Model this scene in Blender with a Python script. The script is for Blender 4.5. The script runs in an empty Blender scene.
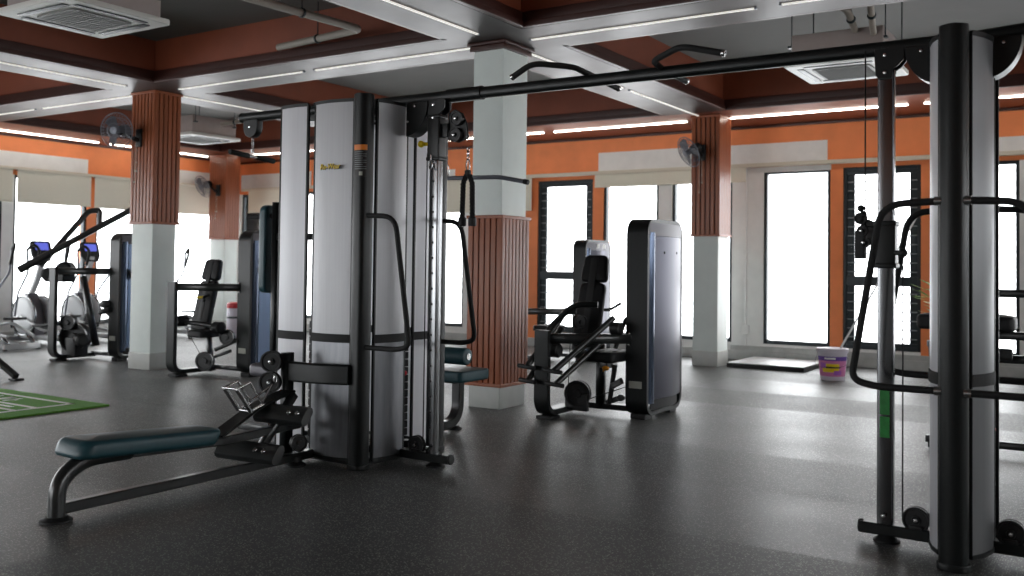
import bpy, bmesh, math, random
from mathutils import Vector, Matrix
random.seed(7)
PI = math.pi
SC = bpy.context.scene
COL = SC.collection

# ------------------------------------------------------------------ colour and materials
def lin(r, g, b):
    def f(c):
        c /= 255.0
        return c / 12.92 if c <= 0.04045 else ((c + 0.055) / 1.055) ** 2.4
    return (f(r), f(g), f(b), 1.0)

def mat(name, col, rough=0.5, metal=0.0, spec=0.5, noise=0.0, nscale=20.0, bump=0.0, coat=0.0, stretch=None, rnoise=0.0, emit=None, estr=0.0):
    m = bpy.data.materials.new(name)
    m.use_nodes = True
    nt = m.node_tree
    b = nt.nodes['Principled BSDF']
    b.inputs['Base Color'].default_value = col
    b.inputs['Roughness'].default_value = rough
    b.inputs['Metallic'].default_value = metal
    b.inputs['Specular IOR Level'].default_value = spec
    b.inputs['Coat Weight'].default_value = coat
    if emit:
        b.inputs['Emission Color'].default_value = emit
        b.inputs['Emission Strength'].default_value = estr
    tc = nt.nodes.new('ShaderNodeTexCoord')
    mp = nt.nodes.new('ShaderNodeMapping')
    nt.links.new(tc.outputs['Object'], mp.inputs['Vector'])
    if stretch:
        mp.inputs['Scale'].default_value = stretch
    nz = nt.nodes.new('ShaderNodeTexNoise')
    nz.inputs['Scale'].default_value = nscale
    nz.inputs['Detail'].default_value = 3
    nt.links.new(mp.outputs['Vector'], nz.inputs['Vector'])
    if noise > 0:
        rp = nt.nodes.new('ShaderNodeValToRGB')
        c0 = tuple(max(0, c * (1 - noise)) for c in col[:3]) + (1,)
        c1 = tuple(min(1, c * (1 + noise)) for c in col[:3]) + (1,)
        rp.color_ramp.elements[0].color = c0
        rp.color_ramp.elements[1].color = c1
        rp.color_ramp.elements[0].position = 0.3
        rp.color_ramp.elements[1].position = 0.7
        nt.links.new(nz.outputs['Fac'], rp.inputs['Fac'])
        nt.links.new(rp.outputs['Color'], b.inputs['Base Color'])
    if rnoise > 0:
        mr = nt.nodes.new('ShaderNodeMapRange')
        mr.inputs['To Min'].default_value = max(0.02, rough - rnoise)
        mr.inputs['To Max'].default_value = min(1, rough + rnoise)
        nt.links.new(nz.outputs['Fac'], mr.inputs['Value'])
        nt.links.new(mr.outputs['Result'], b.inputs['Roughness'])
    if bump > 0:
        bp = nt.nodes.new('ShaderNodeBump')
        bp.inputs['Strength'].default_value = bump
        bp.inputs['Distance'].default_value = 0.005
        nt.links.new(nz.outputs['Fac'], bp.inputs['Height'])
        nt.links.new(bp.outputs['Normal'], b.inputs['Normal'])
    return m

M = {}
M['white'] = mat('white_paint', lin(228, 228, 226), 0.6, noise=0.04, nscale=6, bump=0.08)
M['cool_white'] = mat('column_paint', lin(222, 230, 226), 0.5, noise=0.03, nscale=5, bump=0.05)
M['tile'] = mat('base_tile', lin(178, 180, 176), 0.35, noise=0.05, nscale=9)
M['orange'] = mat('orange_paint', lin(240, 140, 84), 0.6, noise=0.06, nscale=4, bump=0.05)
M['coffer'] = mat('coffer_side_paint', lin(128, 62, 36), 0.6, noise=0.08, nscale=3)
M['ceil'] = mat('ceiling_paint', lin(104, 103, 100), 0.8, noise=0.04, nscale=3)
M['soffit'] = mat('soffit_panel', lin(62, 55, 54), 0.4, metal=0.3, spec=0.26, noise=0.05, nscale=3, rnoise=0.06)
M['lip'] = mat('dark_brown_moulding', lin(58, 27, 20), 0.4, noise=0.1, nscale=8)
M['wood'] = mat('slat_wood', lin(150, 84, 54), 0.34, noise=0.12, nscale=14, stretch=(1, 1, 0.12), spec=0.35)
M['woodback'] = mat('slat_backing', lin(62, 32, 24), 0.55, noise=0.1, nscale=10)
M['blind'] = mat('roller_blind_fabric', lin(218, 215, 200), 0.8, noise=0.03, nscale=60, bump=0.1)
M['rail'] = mat('cream_rail', lin(206, 200, 184), 0.5)
M['winframe'] = mat('dark_window_frame', lin(44, 52, 56), 0.4, metal=0.3)
M['black'] = mat('black_powder_coat', lin(22, 25, 25), 0.38, spec=0.38, noise=0.1, nscale=60)
M['satin'] = mat('satin_dark_steel', lin(38, 40, 40), 0.28, spec=0.7, noise=0.08, nscale=40)
M['rubber'] = mat('black_rubber', lin(20, 21, 22), 0.6, noise=0.15, nscale=50, bump=0.15)
M['foam'] = mat('grip_foam', lin(17, 18, 18), 0.75, noise=0.1, nscale=90, bump=0.2)
M['pad'] = mat('dark_teal_vinyl', lin(38, 74, 82), 0.42, spec=0.5, noise=0.06, nscale=30, bump=0.08)
M['padblack'] = mat('black_vinyl', lin(16, 17, 19), 0.58, spec=0.3, noise=0.08, nscale=30, bump=0.08)
M['chrome'] = mat('brushed_chrome', lin(128, 129, 131), 0.18, metal=1.0, noise=0.04, nscale=30, stretch=(1, 1, 0.1))
M['bolt'] = mat('steel_bolt', lin(215, 215, 215), 0.25, metal=1.0)
M['silver'] = mat('silver_shroud_panel', lin(158, 158, 160), 0.42, metal=0.35, noise=0.04, nscale=5, stretch=(14, 14, 0.25), rnoise=0.08, spec=0.6)
M['white_panel'] = mat('pale_metal_panel', lin(196, 196, 200), 0.38, metal=0.15, noise=0.03, nscale=5, stretch=(10, 10, 0.3))
M['mid_steel'] = mat('grey_metal_panel', lin(112, 113, 115), 0.4, metal=0.4, noise=0.03, nscale=5, stretch=(10, 10, 0.3))
M['lower_steel'] = mat('dark_brushed_steel', lin(112, 113, 116), 0.34, metal=0.85, noise=0.12, nscale=6, stretch=(5, 5, 0.6), rnoise=0.08)
M['grey_panel'] = mat('tower_panel', lin(70, 70, 80), 0.3, metal=0.8, noise=0.0)
M['cap'] = mat('tower_cap_grey', lin(92, 90, 96), 0.42, metal=0.3)
M['smoke'] = mat('smoked_side_strip', lin(66, 76, 94), 0.16, metal=0.7)
M['blue_panel'] = mat('bluish_tower_panel', lin(136, 158, 192), 0.3, metal=0.55, noise=0.05, nscale=5, stretch=(10, 10, 0.3))
M['dark_steel'] = mat('weight_plate_black', lin(28, 28, 29), 0.45, spec=0.5)
M['red'] = mat('red_plastic', lin(190, 32, 44), 0.4)
M['yellow'] = mat('yellow_plastic', lin(235, 205, 30), 0.4)
M['amber'] = mat('amber_plastic', lin(232, 150, 30), 0.4)
M['gold'] = mat('gold_print', lin(232, 200, 40), 0.45)
M['print_black'] = mat('black_print', lin(20, 16, 12), 0.5)
M['warn_orange'] = mat('orange_print', lin(226, 128, 40), 0.5)
M['print_grey'] = mat('grey_print', lin(112, 118, 120), 0.5)
M['label_white'] = mat('white_label', lin(225, 225, 222), 0.5)
M['label_cream'] = mat('small_plate', lin(178, 178, 168), 0.4)
M['led'] = mat('led_diffuser', lin(235, 235, 230), 0.5, emit=lin(255, 250, 240), estr=0.35)
M['led_bright'] = mat('bright_led_diffuser', lin(235, 235, 230), 0.5, emit=lin(255, 248, 236), estr=14.0)
M['louvre_edge'] = mat('louvre_edge_grey', lin(132, 138, 140), 0.5)
M['screen'] = mat('blue_screen', lin(30, 40, 120), 0.2, emit=lin(120, 130, 250), estr=.45)
M['plastic_grey'] = mat('grey_plastic', lin(118, 122, 132), 0.4, metal=0.2)
M['plastic_light'] = mat('light_plastic', lin(196, 198, 200), 0.4)
M['ac_white'] = mat('ac_plastic', lin(206, 206, 200), 0.45)
M['ac_grille'] = mat('ac_grille', lin(116, 116, 114), 0.5)
M['duct'] = mat('galvanised_duct', lin(150, 140, 136), 0.5, metal=0.3, noise=0.06, nscale=6)
M['pipe'] = mat('pipe_lagging', lin(150, 142, 132), 0.6)
M['turf'] = mat('artificial_turf', lin(96, 158, 56), 0.9, noise=0.35, nscale=160, bump=0.6)
M['turf_line'] = mat('turf_paint', lin(236, 242, 228), 0.85, noise=0.2, nscale=120)
M['mat_white'] = mat('white_board', lin(226, 226, 228), 0.4)
M['bucket'] = mat('bucket_plastic', lin(214, 208, 220), 0.4)
M['purple'] = mat('purple_label', lin(168, 92, 190), 0.45)
M['deep_purple'] = mat('deep_purple_label', lin(98, 62, 152), 0.45)
M['pink'] = mat('pink_label', lin(205, 120, 170), 0.45)
M['leaf'] = mat('leaf_green', lin(120, 176, 44), 0.45, noise=0.2, nscale=30)
M['leaf_pale'] = mat('leaf_pale', lin(206, 214, 160), 0.5, noise=0.2, nscale=30)
M['green_tape'] = mat('green_reflective_tape', lin(42, 140, 62), 0.4, noise=0.2, nscale=30)
M['frost'] = mat('concrete_curb', lin(176, 178, 176), 0.6, noise=0.12, nscale=7, bump=0.1)

def glass_mat():
    m = bpy.data.materials.new('window_glass')
    m.use_nodes = True
    nt = m.node_tree
    nt.nodes.clear()
    out = nt.nodes.new('ShaderNodeOutputMaterial')
    mix = nt.nodes.new('ShaderNodeMixShader')
    tr = nt.nodes.new('ShaderNodeBsdfTransparent')
    gl = nt.nodes.new('ShaderNodeBsdfGlossy')
    gl.inputs['Roughness'].default_value = 0.02
    tr.inputs['Color'].default_value = (0.97, 0.985, 0.985, 1)
    fr = nt.nodes.new('ShaderNodeFresnel')
    fr.inputs['IOR'].default_value = 1.35
    nt.links.new(fr.outputs[0], mix.inputs[0])
    nt.links.new(tr.outputs[0], mix.inputs[1])
    nt.links.new(gl.outputs[0], mix.inputs[2])
    nt.links.new(mix.outputs[0], out.inputs[0])
    return m
M['glass'] = glass_mat()
M['slat_glass'] = glass_mat()
M['slat_glass'].name = 'louvre_glass'
for n_ in M['slat_glass'].node_tree.nodes:
    if n_.type == 'FRESNEL': n_.inputs['IOR'].default_value = 1.12

def floor_mat():
    m = bpy.data.materials.new('speckled_rubber_floor')
    m.use_nodes = True
    nt = m.node_tree
    b = nt.nodes['Principled BSDF']
    N, L = nt.nodes.new, nt.links.new
    tc = N('ShaderNodeTexCoord')
    vo = N('ShaderNodeTexVoronoi'); vo.inputs['Scale'].default_value = 100
    L(tc.outputs['Object'], vo.inputs['Vector'])
    nz = N('ShaderNodeTexNoise'); nz.inputs['Scale'].default_value = 130; nz.inputs['Detail'].default_value = 2
    L(tc.outputs['Object'], nz.inputs['Vector'])
    # specks: small cells with a random pick
    r1 = N('ShaderNodeValToRGB')
    r1.color_ramp.elements[0].position = 0.18; r1.color_ramp.elements[0].color = (1, 1, 1, 1)
    r1.color_ramp.elements[1].position = 0.46; r1.color_ramp.elements[1].color = (0, 0, 0, 1)
    L(vo.outputs['Distance'], r1.inputs['Fac'])
    r2 = N('ShaderNodeValToRGB')
    r2.color_ramp.elements[0].position = 0.40; r2.color_ramp.elements[0].color = (0, 0, 0, 1)
    r2.color_ramp.elements[1].position = 0.6; r2.color_ramp.elements[1].color = (1, 1, 1, 1)
    sep = N('ShaderNodeSeparateColor'); L(vo.outputs['Color'], sep.inputs['Color'])
    L(sep.outputs['Red'], r2.inputs['Fac'])
    mu = N('ShaderNodeMath'); mu.operation = 'MULTIPLY'
    L(r1.outputs['Color'], mu.inputs[0]); L(r2.outputs['Color'], mu.inputs[1])
    base = N('ShaderNodeValToRGB')
    base.color_ramp.elements[0].position = 0.35; base.color_ramp.elements[0].color = (0.008, 0.0083, 0.008, 1)
    base.color_ramp.elements[1].position = 0.7; base.color_ramp.elements[1].color = (0.028, 0.029, 0.027, 1)
    L(nz.outputs['Fac'], base.inputs['Fac'])
    mx = N('ShaderNodeMixRGB'); mx.inputs['Color2'].default_value = (0.34, 0.35, 0.31, 1)
    L(mu.outputs[0], mx.inputs['Fac']); L(base.outputs['Color'], mx.inputs['Color1'])
    # mats one by one metre: joints and a slightly different finish for each
    sx = N('ShaderNodeSeparateXYZ'); L(tc.outputs['Object'], sx.inputs[0])
    wn = N('ShaderNodeTexWhiteNoise'); wn.noise_dimensions = '2D'
    fl = []
    for k, ax in enumerate('XY'):
        d = N('ShaderNodeMath'); d.operation = 'DIVIDE'; d.inputs[1].default_value = (4.0, 1.1)[k]
        L(sx.outputs[ax], d.inputs[0])
        f = N('ShaderNodeMath'); f.operation = 'FLOOR'; L(d.outputs[0], f.inputs[0])
        fl.append(f)
    cb = N('ShaderNodeCombineXYZ'); L(fl[0].outputs[0], cb.inputs[0]); L(fl[1].outputs[0], cb.inputs[1])
    L(cb.outputs[0], wn.inputs['Vector'])
    big = N('ShaderNodeTexNoise'); big.inputs['Scale'].default_value = 1.6; big.inputs['Detail'].default_value = 4
    L(tc.outputs['Object'], big.inputs['Vector'])
    rr = N('ShaderNodeMapRange'); rr.inputs['To Min'].default_value = 0.38; rr.inputs['To Max'].default_value = 0.50
    L(big.outputs['Fac'], rr.inputs['Value'])
    ra = N('ShaderNodeMath'); ra.operation = 'MULTIPLY_ADD'; ra.inputs[1].default_value = 0.12
    L(wn.outputs['Value'], ra.inputs[0]); L(rr.outputs['Result'], ra.inputs[2])
    L(ra.outputs[0], b.inputs['Roughness'])
    L(mx.outputs['Color'], b.inputs['Base Color'])
    b.inputs['Specular IOR Level'].default_value = 0.48
    b.inputs['Sheen Weight'].default_value = 0.04
    b.inputs['Sheen Roughness'].default_value = 0.35
    bp = N('ShaderNodeBump'); bp.inputs['Strength'].default_value = 0.25; bp.inputs['Distance'].default_value = 0.002
    L(nz.outputs['Fac'], bp.inputs['Height']); L(bp.outputs['Normal'], b.inputs['Normal'])
    return m
M['floor'] = floor_mat()

# ------------------------------------------------------------------ mesh helpers
def fillet(pts, r, n=6):
    pts = [Vector(p) for p in pts]
    out = [pts[0]]
    for i in range(1, len(pts) - 1):
        a, b, c = pts[i - 1], pts[i], pts[i + 1]
        d1, d2 = (a - b), (c - b)
        rr = min(r, d1.length * 0.49, d2.length * 0.49)
        p, q = b + d1.normalized() * rr, b + d2.normalized() * rr
        for k in range(n + 1):
            t = k / n
            out.append(p * (1 - t) ** 2 + b * 2 * t * (1 - t) + q * t * t)
    out.append(pts[-1])
    return out

SPLIT = {'bolt', 'hanger_rod', 'cam', 'leg_roller', 'guide_rod', 'screw', 'rubber_foot', 'stack_cable', 'air_flap', 'disc_rim', 'flywheel_disc', 'cable', 'side_knob', 'foot_plate', 'end_cap'}
class MB:
    """collects shapes into one mesh"""
    def __init__(s):
        s.bm = bmesh.new()
        s.mi = 0
    def _faces(s, fs):
        for f in fs:
            f.material_index = s.mi
    def slot(s, i):
        s.mi = i
        return s
    def box(s, a, b, bev=0.0, rot=None, piv=None):
        """box between corners a and b; rot: Matrix applied about its centre"""
        a, b = Vector(a), Vector(b)
        c = (a + b) / 2
        h = Vector((abs(b.x - a.x), abs(b.y - a.y), abs(b.z - a.z)))
        r = bmesh.ops.create_cube(s.bm, size=1)
        vs = r['verts']
        for v in vs:
            v.co = Vector((v.co.x * h.x, v.co.y * h.y, v.co.z * h.z))
        fs = list({f for v in vs for f in v.link_faces})
        if bev > 0:
            es = list({e for v in vs for e in v.link_edges})
            r2 = bmesh.ops.bevel(s.bm, geom=es, offset=min(bev, min(h) * 0.45), segments=3, affect='EDGES', profile=0.6)
            vs = list({v for f in r2['faces'] for v in f.verts} | {v for v in vs if v.is_valid})
            fs = list({f for v in vs for f in v.link_faces})
        p = Vector(piv) if piv else c
        for v in vs:
            co = v.co + c
            if rot is not None:
                co = rot @ (co - p) + p
            v.co = co
        s._faces(fs)
        return s
    def sweep(s, pts, prof, side=None, closed=False, cap=True):
        """prof: 2D outline (u along side, v along up); side: fixed vector or None"""
        pts = [Vector(p) for p in pts]
        n = len(pts)
        rings = []
        prev = None
        for i in range(n):
            if closed:
                t = (pts[(i + 1) % n] - pts[i - 1]).normalized()
            elif i == 0:
                t = (pts[1] - pts[0]).normalized()
            elif i == n - 1:
                t = (pts[-1] - pts[-2]).normalized()
            else:
                t = ((pts[i + 1] - pts[i]).normalized() + (pts[i] - pts[i - 1]).normalized())
                t = t.normalized() if t.length > 1e-6 else (pts[i + 1] - pts[i]).normalized()
            if side is not None:
                u = Vector(side).normalized()
                u = (u - t * u.dot(t))
                u = u.normalized() if u.length > 1e-6 else t.orthogonal().normalized()
            else:
                if prev is None:
                    u = t.cross(Vector((0, 0, 1)))
                    if u.length < 0.05:
                        u = t.cross(Vector((0, 1, 0)))
                    u.normalize()
                else:
                    u = prev - t * prev.dot(t)
                    u.normalize()
            prev = u
            w = u.cross(t)
            rings.append([s.bm.verts.new(pts[i] + u * a + w * b) for a, b in prof])
        m = len(prof)
        fs = []
        rng = range(n) if closed else range(n - 1)
        for i in rng:
            A, B = rings[i], rings[(i + 1) % n]
            for k in range(m):
                fs.append(s.bm.faces.new((A[k], A[(k + 1) % m], B[(k + 1) % m], B[k])))
        if cap and not closed:
            fs.append(s.bm.faces.new(list(reversed(rings[0]))))
            fs.append(s.bm.faces.new(rings[-1]))
        s._faces(fs)
        return s
    def tube(s, pts, r, fil=0.0, n=12, closed=False, r2=None):
        if fil > 0:
            pts = fillet(pts, fil)
        r2 = r2 or r
        return s.sweep(pts, [(r * math.cos(2 * PI * k / n), r2 * math.sin(2 * PI * k / n)) for k in range(n)], closed=closed)
    def bar(s, pts, w, h, side=None, fil=0.0, c=0.006, closed=False):
        """rectangular profile w (along side) by h with chamfered corners"""
        if fil > 0:
            pts = fillet(pts, fil, 8)
        a, b = w / 2, h / 2
        c = min(c, a * 0.6, b * 0.6)
        pr = [(a - c, -b), (a, -b + c), (a, b - c), (a - c, b), (-a + c, b), (-a, b - c), (-a, -b + c), (-a + c, -b)]
        return s.sweep(pts, pr, side=side, closed=closed)
    def cyl(s, p0, p1, r, n=20, r1=None, bev=0.0):
        p0, p1 = Vector(p0), Vector(p1)
        r1 = r if r1 is None else r1
        t = (p1 - p0).normalized()
        if bev > 0:
            bev = min(bev, r * 0.6, (p1 - p0).length * 0.45)
            st = [(p0, r - bev), (p0 + t * bev * 0.3, r - bev * 0.3), (p0 + t * bev, r), (p1 - t * bev, r1), (p1 - t * bev * 0.3, r1 - bev * 0.3), (p1, r1 - bev)]
        else:
            st = [(p0, r), (p1, r1)]
        u = t.orthogonal().normalized(); w = t.cross(u)
        rings = [[s.bm.verts.new(p + (u * math.cos(2 * PI * k / n) + w * math.sin(2 * PI * k / n)) * q) for k in range(n)] for p, q in st]
        fs = []
        for A, B in zip(rings, rings[1:]):
            for k in range(n):
                fs.append(s.bm.faces.new((A[k], A[(k + 1) % n], B[(k + 1) % n], B[k])))
        fs.append(s.bm.faces.new(list(reversed(rings[0]))))
        fs.append(s.bm.faces.new(rings[-1]))
        s._faces(fs)
        return s
    def lathe(s, c, prof, n=28, axis=(0, 0, 1)):
        """prof: (radius, height) list, closed with caps where radius > 0"""
        c = Vector(c); t = Vector(axis).normalized()
        u = t.orthogonal().normalized(); w = t.cross(u)
        rings = []
        for r, h in prof:
            r = max(r, 0.0005)
            rings.append([s.bm.verts.new(c + t * h + (u * math.cos(2 * PI * k / n) + w * math.sin(2 * PI * k / n)) * r) for k in range(n)])
        fs = []
        for A, B in zip(rings, rings[1:]):
            for k in range(n):
                fs.append(s.bm.faces.new((A[k], A[(k + 1) % n], B[(k + 1) % n], B[k])))
        fs.append(s.bm.faces.new(list(reversed(rings[0]))))
        fs.append(s.bm.faces.new(rings[-1]))
        s._faces(fs)
        return s
    def prism(s, outline, o, u, v, w, bev=0.0):
        """flat outline (a,b) in the plane o + a*u + b*v, extruded by vector w"""
        o, u, v, w = Vector(o), Vector(u), Vector(v), Vector(w)
        A = [s.bm.verts.new(o + u * a + v * b) for a, b in outline]
        B = [s.bm.verts.new(o + u * a + v * b + w) for a, b in outline]
        n = len(A)
        fs = [s.bm.faces.new(list(reversed(A))), s.bm.faces.new(B)]
        for k in range(n):
            fs.append(s.bm.faces.new((A[k], A[(k + 1) % n], B[(k + 1) % n], B[k])))
        s._faces(fs)
        if bev > 0:
            es = [e for e in {e for f in fs[:2] for e in f.edges}]
            r = bmesh.ops.bevel(s.bm, geom=es, offset=bev, segments=2, affect='EDGES', profile=0.6)
            s._faces(r['faces'])
        return s
    def cushion(s, rr, o, u, v, w, bev, taper=0.0, dome=.12):
        """a padded block: rounded outline rr = (a0, b0, a1, b1, r, n), soft edges, a slightly crowned top"""
        a0, b0, a1, b1, r, n = rr
        o, u, v, w = Vector(o), Vector(u), Vector(v), Vector(w)
        H = w.length; wn = w / H
        bev = min(bev, H * .48)
        st = []
        for k in range(6):
            t = PI / 2 * k / 5
            st.append((bev * (1 - math.sin(t)), bev * (1 - math.cos(t))))
        st = st + [(i, H - h) for i, h in reversed(st)]
        for q in (.25, .55, .85):
            st.append((bev + (min(a1 - a0, b1 - b0) / 2 - bev) * q, H + H * dome * math.sin(q * PI / 2)))
        rings = []
        for i, h in st:
            q = max(.003, r - i)
            ol = rounded_rect(a0 + i, b0 + i, a1 - i, b1 - i, min(q, (a1 - a0 - 2 * i) * .49, (b1 - b0 - 2 * i) * .49), n)
            rings.append([s.bm.verts.new(o + u * a + v * (b * (1 - taper * (a - a0) / (a1 - a0))) + wn * h) for a, b in ol])
        m = len(rings[0]); fs = []
        for A, B in zip(rings, rings[1:]):
            for k in range(m):
                fs.append(s.bm.faces.new((A[k], A[(k + 1) % m], B[(k + 1) % m], B[k])))
        fs.append(s.bm.faces.new(list(reversed(rings[0])))); fs.append(s.bm.faces.new(rings[-1]))
        s._faces(fs)
        return s
    def strip(s, pts, z0, z1, th):
        """a vertical sheet following plan points, given thickness th"""
        P = [Vector((p[0], p[1], 0)) for p in pts]
        nrm = []
        for i in range(len(P)):
            a = P[max(0, i - 1)]; b = P[min(len(P) - 1, i + 1)]
            t = (b - a).normalized()
            nrm.append(Vector((t.y, -t.x, 0)))
        out = [(p + n * th / 2) for p, n in zip(P, nrm)] + [(p - n * th / 2) for p, n in reversed(list(zip(P, nrm)))]
        return s.prism([(p.x, p.y) for p in out], (0, 0, z0), (1, 0, 0), (0, 1, 0), (0, 0, z1 - z0))
    def ring(s, c, R, r, axis=(0, 0, 1), n=28, m=8):
        c = Vector(c); t = Vector(axis).normalized()
        u = t.orthogonal().normalized(); w = t.cross(u)
        pts = [c + (u * math.cos(2 * PI * k / n) + w * math.sin(2 * PI * k / n)) * R for k in range(n)]
        return s.sweep(pts, [(r * math.cos(2 * PI * k / m), r * math.sin(2 * PI * k / m)) for k in range(m)], side=t, closed=True)
    def ball(s, c, r, n=14, sc=(1, 1, 1)):
        res = bmesh.ops.create_uvsphere(s.bm, u_segments=n, v_segments=n // 2 + 2, radius=r)
        for v in res['verts']:
            v.co = Vector((v.co.x * sc[0], v.co.y * sc[1], v.co.z * sc[2])) + Vector(c)
        s._faces({f for v in res['verts'] for f in v.link_faces})
        return s
    def build(s, name, mats, parent=None, smooth=True, loc=None):
        if name in SPLIT and parent is not None and loc is None:
            s.bm.verts.index_update()
            left, groups = set(s.bm.verts), []
            while left:
                v0 = left.pop(); st, g = [v0], {v0}
                while st:
                    v = st.pop()
                    for e in v.link_edges:
                        q = e.other_vert(v)
                        if q not in g:
                            g.add(q); st.append(q)
                left -= g; groups.append(g)
            if len(groups) > 1:
                groups.sort(key=lambda g: min(v.index for v in g))
                out = []
                for g in groups:
                    mb = MB(); mp = {}
                    for v in sorted(g, key=lambda v: v.index): mp[v] = mb.bm.verts.new(v.co)
                    for f in s.bm.faces:
                        if f.verts[0] in g:
                            nf = mb.bm.faces.new([mp[v] for v in f.verts]); nf.material_index = f.material_index
                    out.append(mb._build1(name, mats, parent, smooth, None))
                s.bm.free()
                return out[0]
        return s._build1(name, mats, parent, smooth, loc)
    def _build1(s, name, mats, parent, smooth, loc):
        me = bpy.data.meshes.new(name)
        bmesh.ops.recalc_face_normals(s.bm, faces=s.bm.faces)
        if smooth:
            for f in s.bm.faces:
                f.smooth = len(f.verts) <= 4
            for e in s.bm.edges:
                if len(e.link_faces) == 2 and e.calc_face_angle(0) > math.radians(38):
                    e.smooth = False
        if loc is not None:
            for v in s.bm.verts:
                v.co -= Vector(loc)
        s.bm.to_mesh(me)
        s.bm.free()
        for m in (mats if isinstance(mats, (list, tuple)) else [mats]):
            me.materials.append(m)
        o = bpy.data.objects.new(name, me)
        COL.objects.link(o)
        if loc is not None:
            o.location = loc
        if parent is not None:
            o.parent = parent
        return o

def tag(o, label, cat, group=None, kind=None):
    if label: o['label'] = label
    if cat: o['category'] = cat
    if group: o['group'] = group
    if kind: o['kind'] = kind
    return o

def thing(name, label, cat, loc=(0, 0, 0), rz=0.0, group=None):
    o = bpy.data.objects.new(name, None)
    o.empty_display_size = 0.2
    COL.objects.link(o)
    o.location = loc
    o.rotation_euler = (0, 0, rz)
    return tag(o, label, cat, group)

def struct(o):
    o['kind'] = 'structure'
    return o

def copy_tree(o, parent=None):
    c = o.copy()
    COL.objects.link(c)
    if parent is not None:
        c.parent = parent
        c.matrix_parent_inverse = o.matrix_parent_inverse
    for ch in list(o.children):
        copy_tree(ch, c)
    return c

def rounded_rect(a0, b0, a1, b1, r, n=6):
    out = []
    for cx, cy, s0 in ((a1 - r, b0 + r, -PI / 2), (a1 - r, b1 - r, 0), (a0 + r, b1 - r, PI / 2), (a0 + r, b0 + r, PI)):
        for k in range(n + 1):
            t = s0 + PI / 2 * k / n
            out.append((cx + r * math.cos(t), cy + r * math.sin(t)))
    return out

# ------------------------------------------------------------------ room dimensions (metres)
XL, XR, YB, YF = -15.45, 4.5, -6.0, 13.4      # left wall, right wall, wall behind the camera, window wall
ZB, ZC = 3.38, 3.88                           # beam soffit, ceiling
T = 0.22

m = MB(); m.box((XL - T, YB - T, -0.1), (XR + T, YF + T, 0))
struct(m.build('floor', M['floor']))
m = MB(); m.box((XL - T, YB - T, ZC), (XR + T, YF + T, ZC + 0.15))
struct(m.build('ceiling', M['ceil']))

# ---- window wall (north): openings as (x0, x1, z0, z1, style, seen)
far_open = [(-15.38, -14.0, .24, 2.72, 'plain'), (-13.8, -12.5, .24, 2.72, 'plain'), (-12.3, -11.1, .24, 2.72, 'plain'), (-10.9, -9.7, .24, 2.72, 'plain'),
            (-9.5, -8.55, .24, 2.72, 'plain'),
            (-8.19, -7.16, .24, 2.72, 'louvre'), (-6.97, -6.02, .24, 2.72, 'plain'), (-5.80, -4.85, .24, 2.72, 'plain'),
            (-4.38, -3.44, .24, 2.72, 'plain'), (-3.27, -2.27, .24, 2.72, 'louvre'), (-2.02, -1.12, .24, 2.72, 'plain'),
            (-0.62, 0.4, .24, 2.72, 'plain'), (0.62, 1.64, .24, 2.72, 'louvre'), (1.9, 2.9, .24, 2.72, 'plain'), (3.1, 4.1, .24, 2.72, 'plain')]
left_open = [(YB + .3 + 1.5 * k, YB + .3 + 1.5 * k + 1.3, .16, 2.72, 'plain') for k in range(8)]
left_open = [(-5.7, -4.4), (-4.2, -2.9), (-2.7, -1.4), (-1.2, .1), (.3, 1.6), (1.8, 3.1), (3.3, 4.6), (4.85, 6.15), (6.95, 8.46), (8.65, 9.97), (10.15, 11.45), (11.65, 12.95)]
left_open = [(a, b, .18, 2.72, 'plain') for a, b in left_open]

def wall_with_openings(name, openings, lo, hi, put, paint):
    """put(a0,a1,z0,z1,mb): add a wall box; slots 0 white, 1 orange"""
    mb = MB()
    cur = lo
    for a, b, z0, z1, st in openings:
        mb.slot(paint(cur, a)); put(mb, cur, a, 0, z1)
        mb.slot(0); put(mb, a, b, 0, z0)
        cur = b
    mb.slot(paint(cur, hi)); put(mb, cur, hi, 0, 2.72)
    mb.slot(1); put(mb, lo, hi, 2.72, ZC)
    return struct(mb.build(name, [M['white'], M['orange']], smooth=False))

def far_paint(a, b):
    c = (a + b) / 2
    if -9 < c < -7 or -3.45 < c < -3.2 or -2.3 < c < -2.0 or .4 < c < 2: return 1
    return 0
def left_paint(a, b):
    c = (a + b) / 2
    return 1 if (9.9 < c < 10.2 or 6 < c < 6.9 or 3 < c < 3.3) else 0
wall_with_openings('wall_back', far_open, XL - T, XR + T, lambda mb, a, b, z0, z1: mb.box((a, YF, z0), (b, YF + T, z1)), far_paint)
wall_with_openings('wall_left', left_open, YB - T, YF, lambda mb, a, b, z0, z1: mb.box((XL - T, a, z0), (XL, b, z1)), left_paint)
right_open = [(-5.6 + 1.6 * k, -4.2 + 1.6 * k, 1.3, 2.72, 'plain') for k in range(11) if k >= 5]
wall_with_openings('wall_right', right_open, YB, YF, lambda mb, a, b, z0, z1: mb.box((XR, a, z0), (XR + T, b, z1)), lambda a, b: 0)
front_open = [(-15.2 + 1.95 * k, -13.45 + 1.95 * k, .2, 2.72, 'plain') for k in range(5)]
wall_with_openings('wall_front', front_open, XL, XR, lambda mb, a, b, z0, z1: mb.box((a, YB - T, z0), (b, YB, z1)), lambda a, b: 0)

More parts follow.
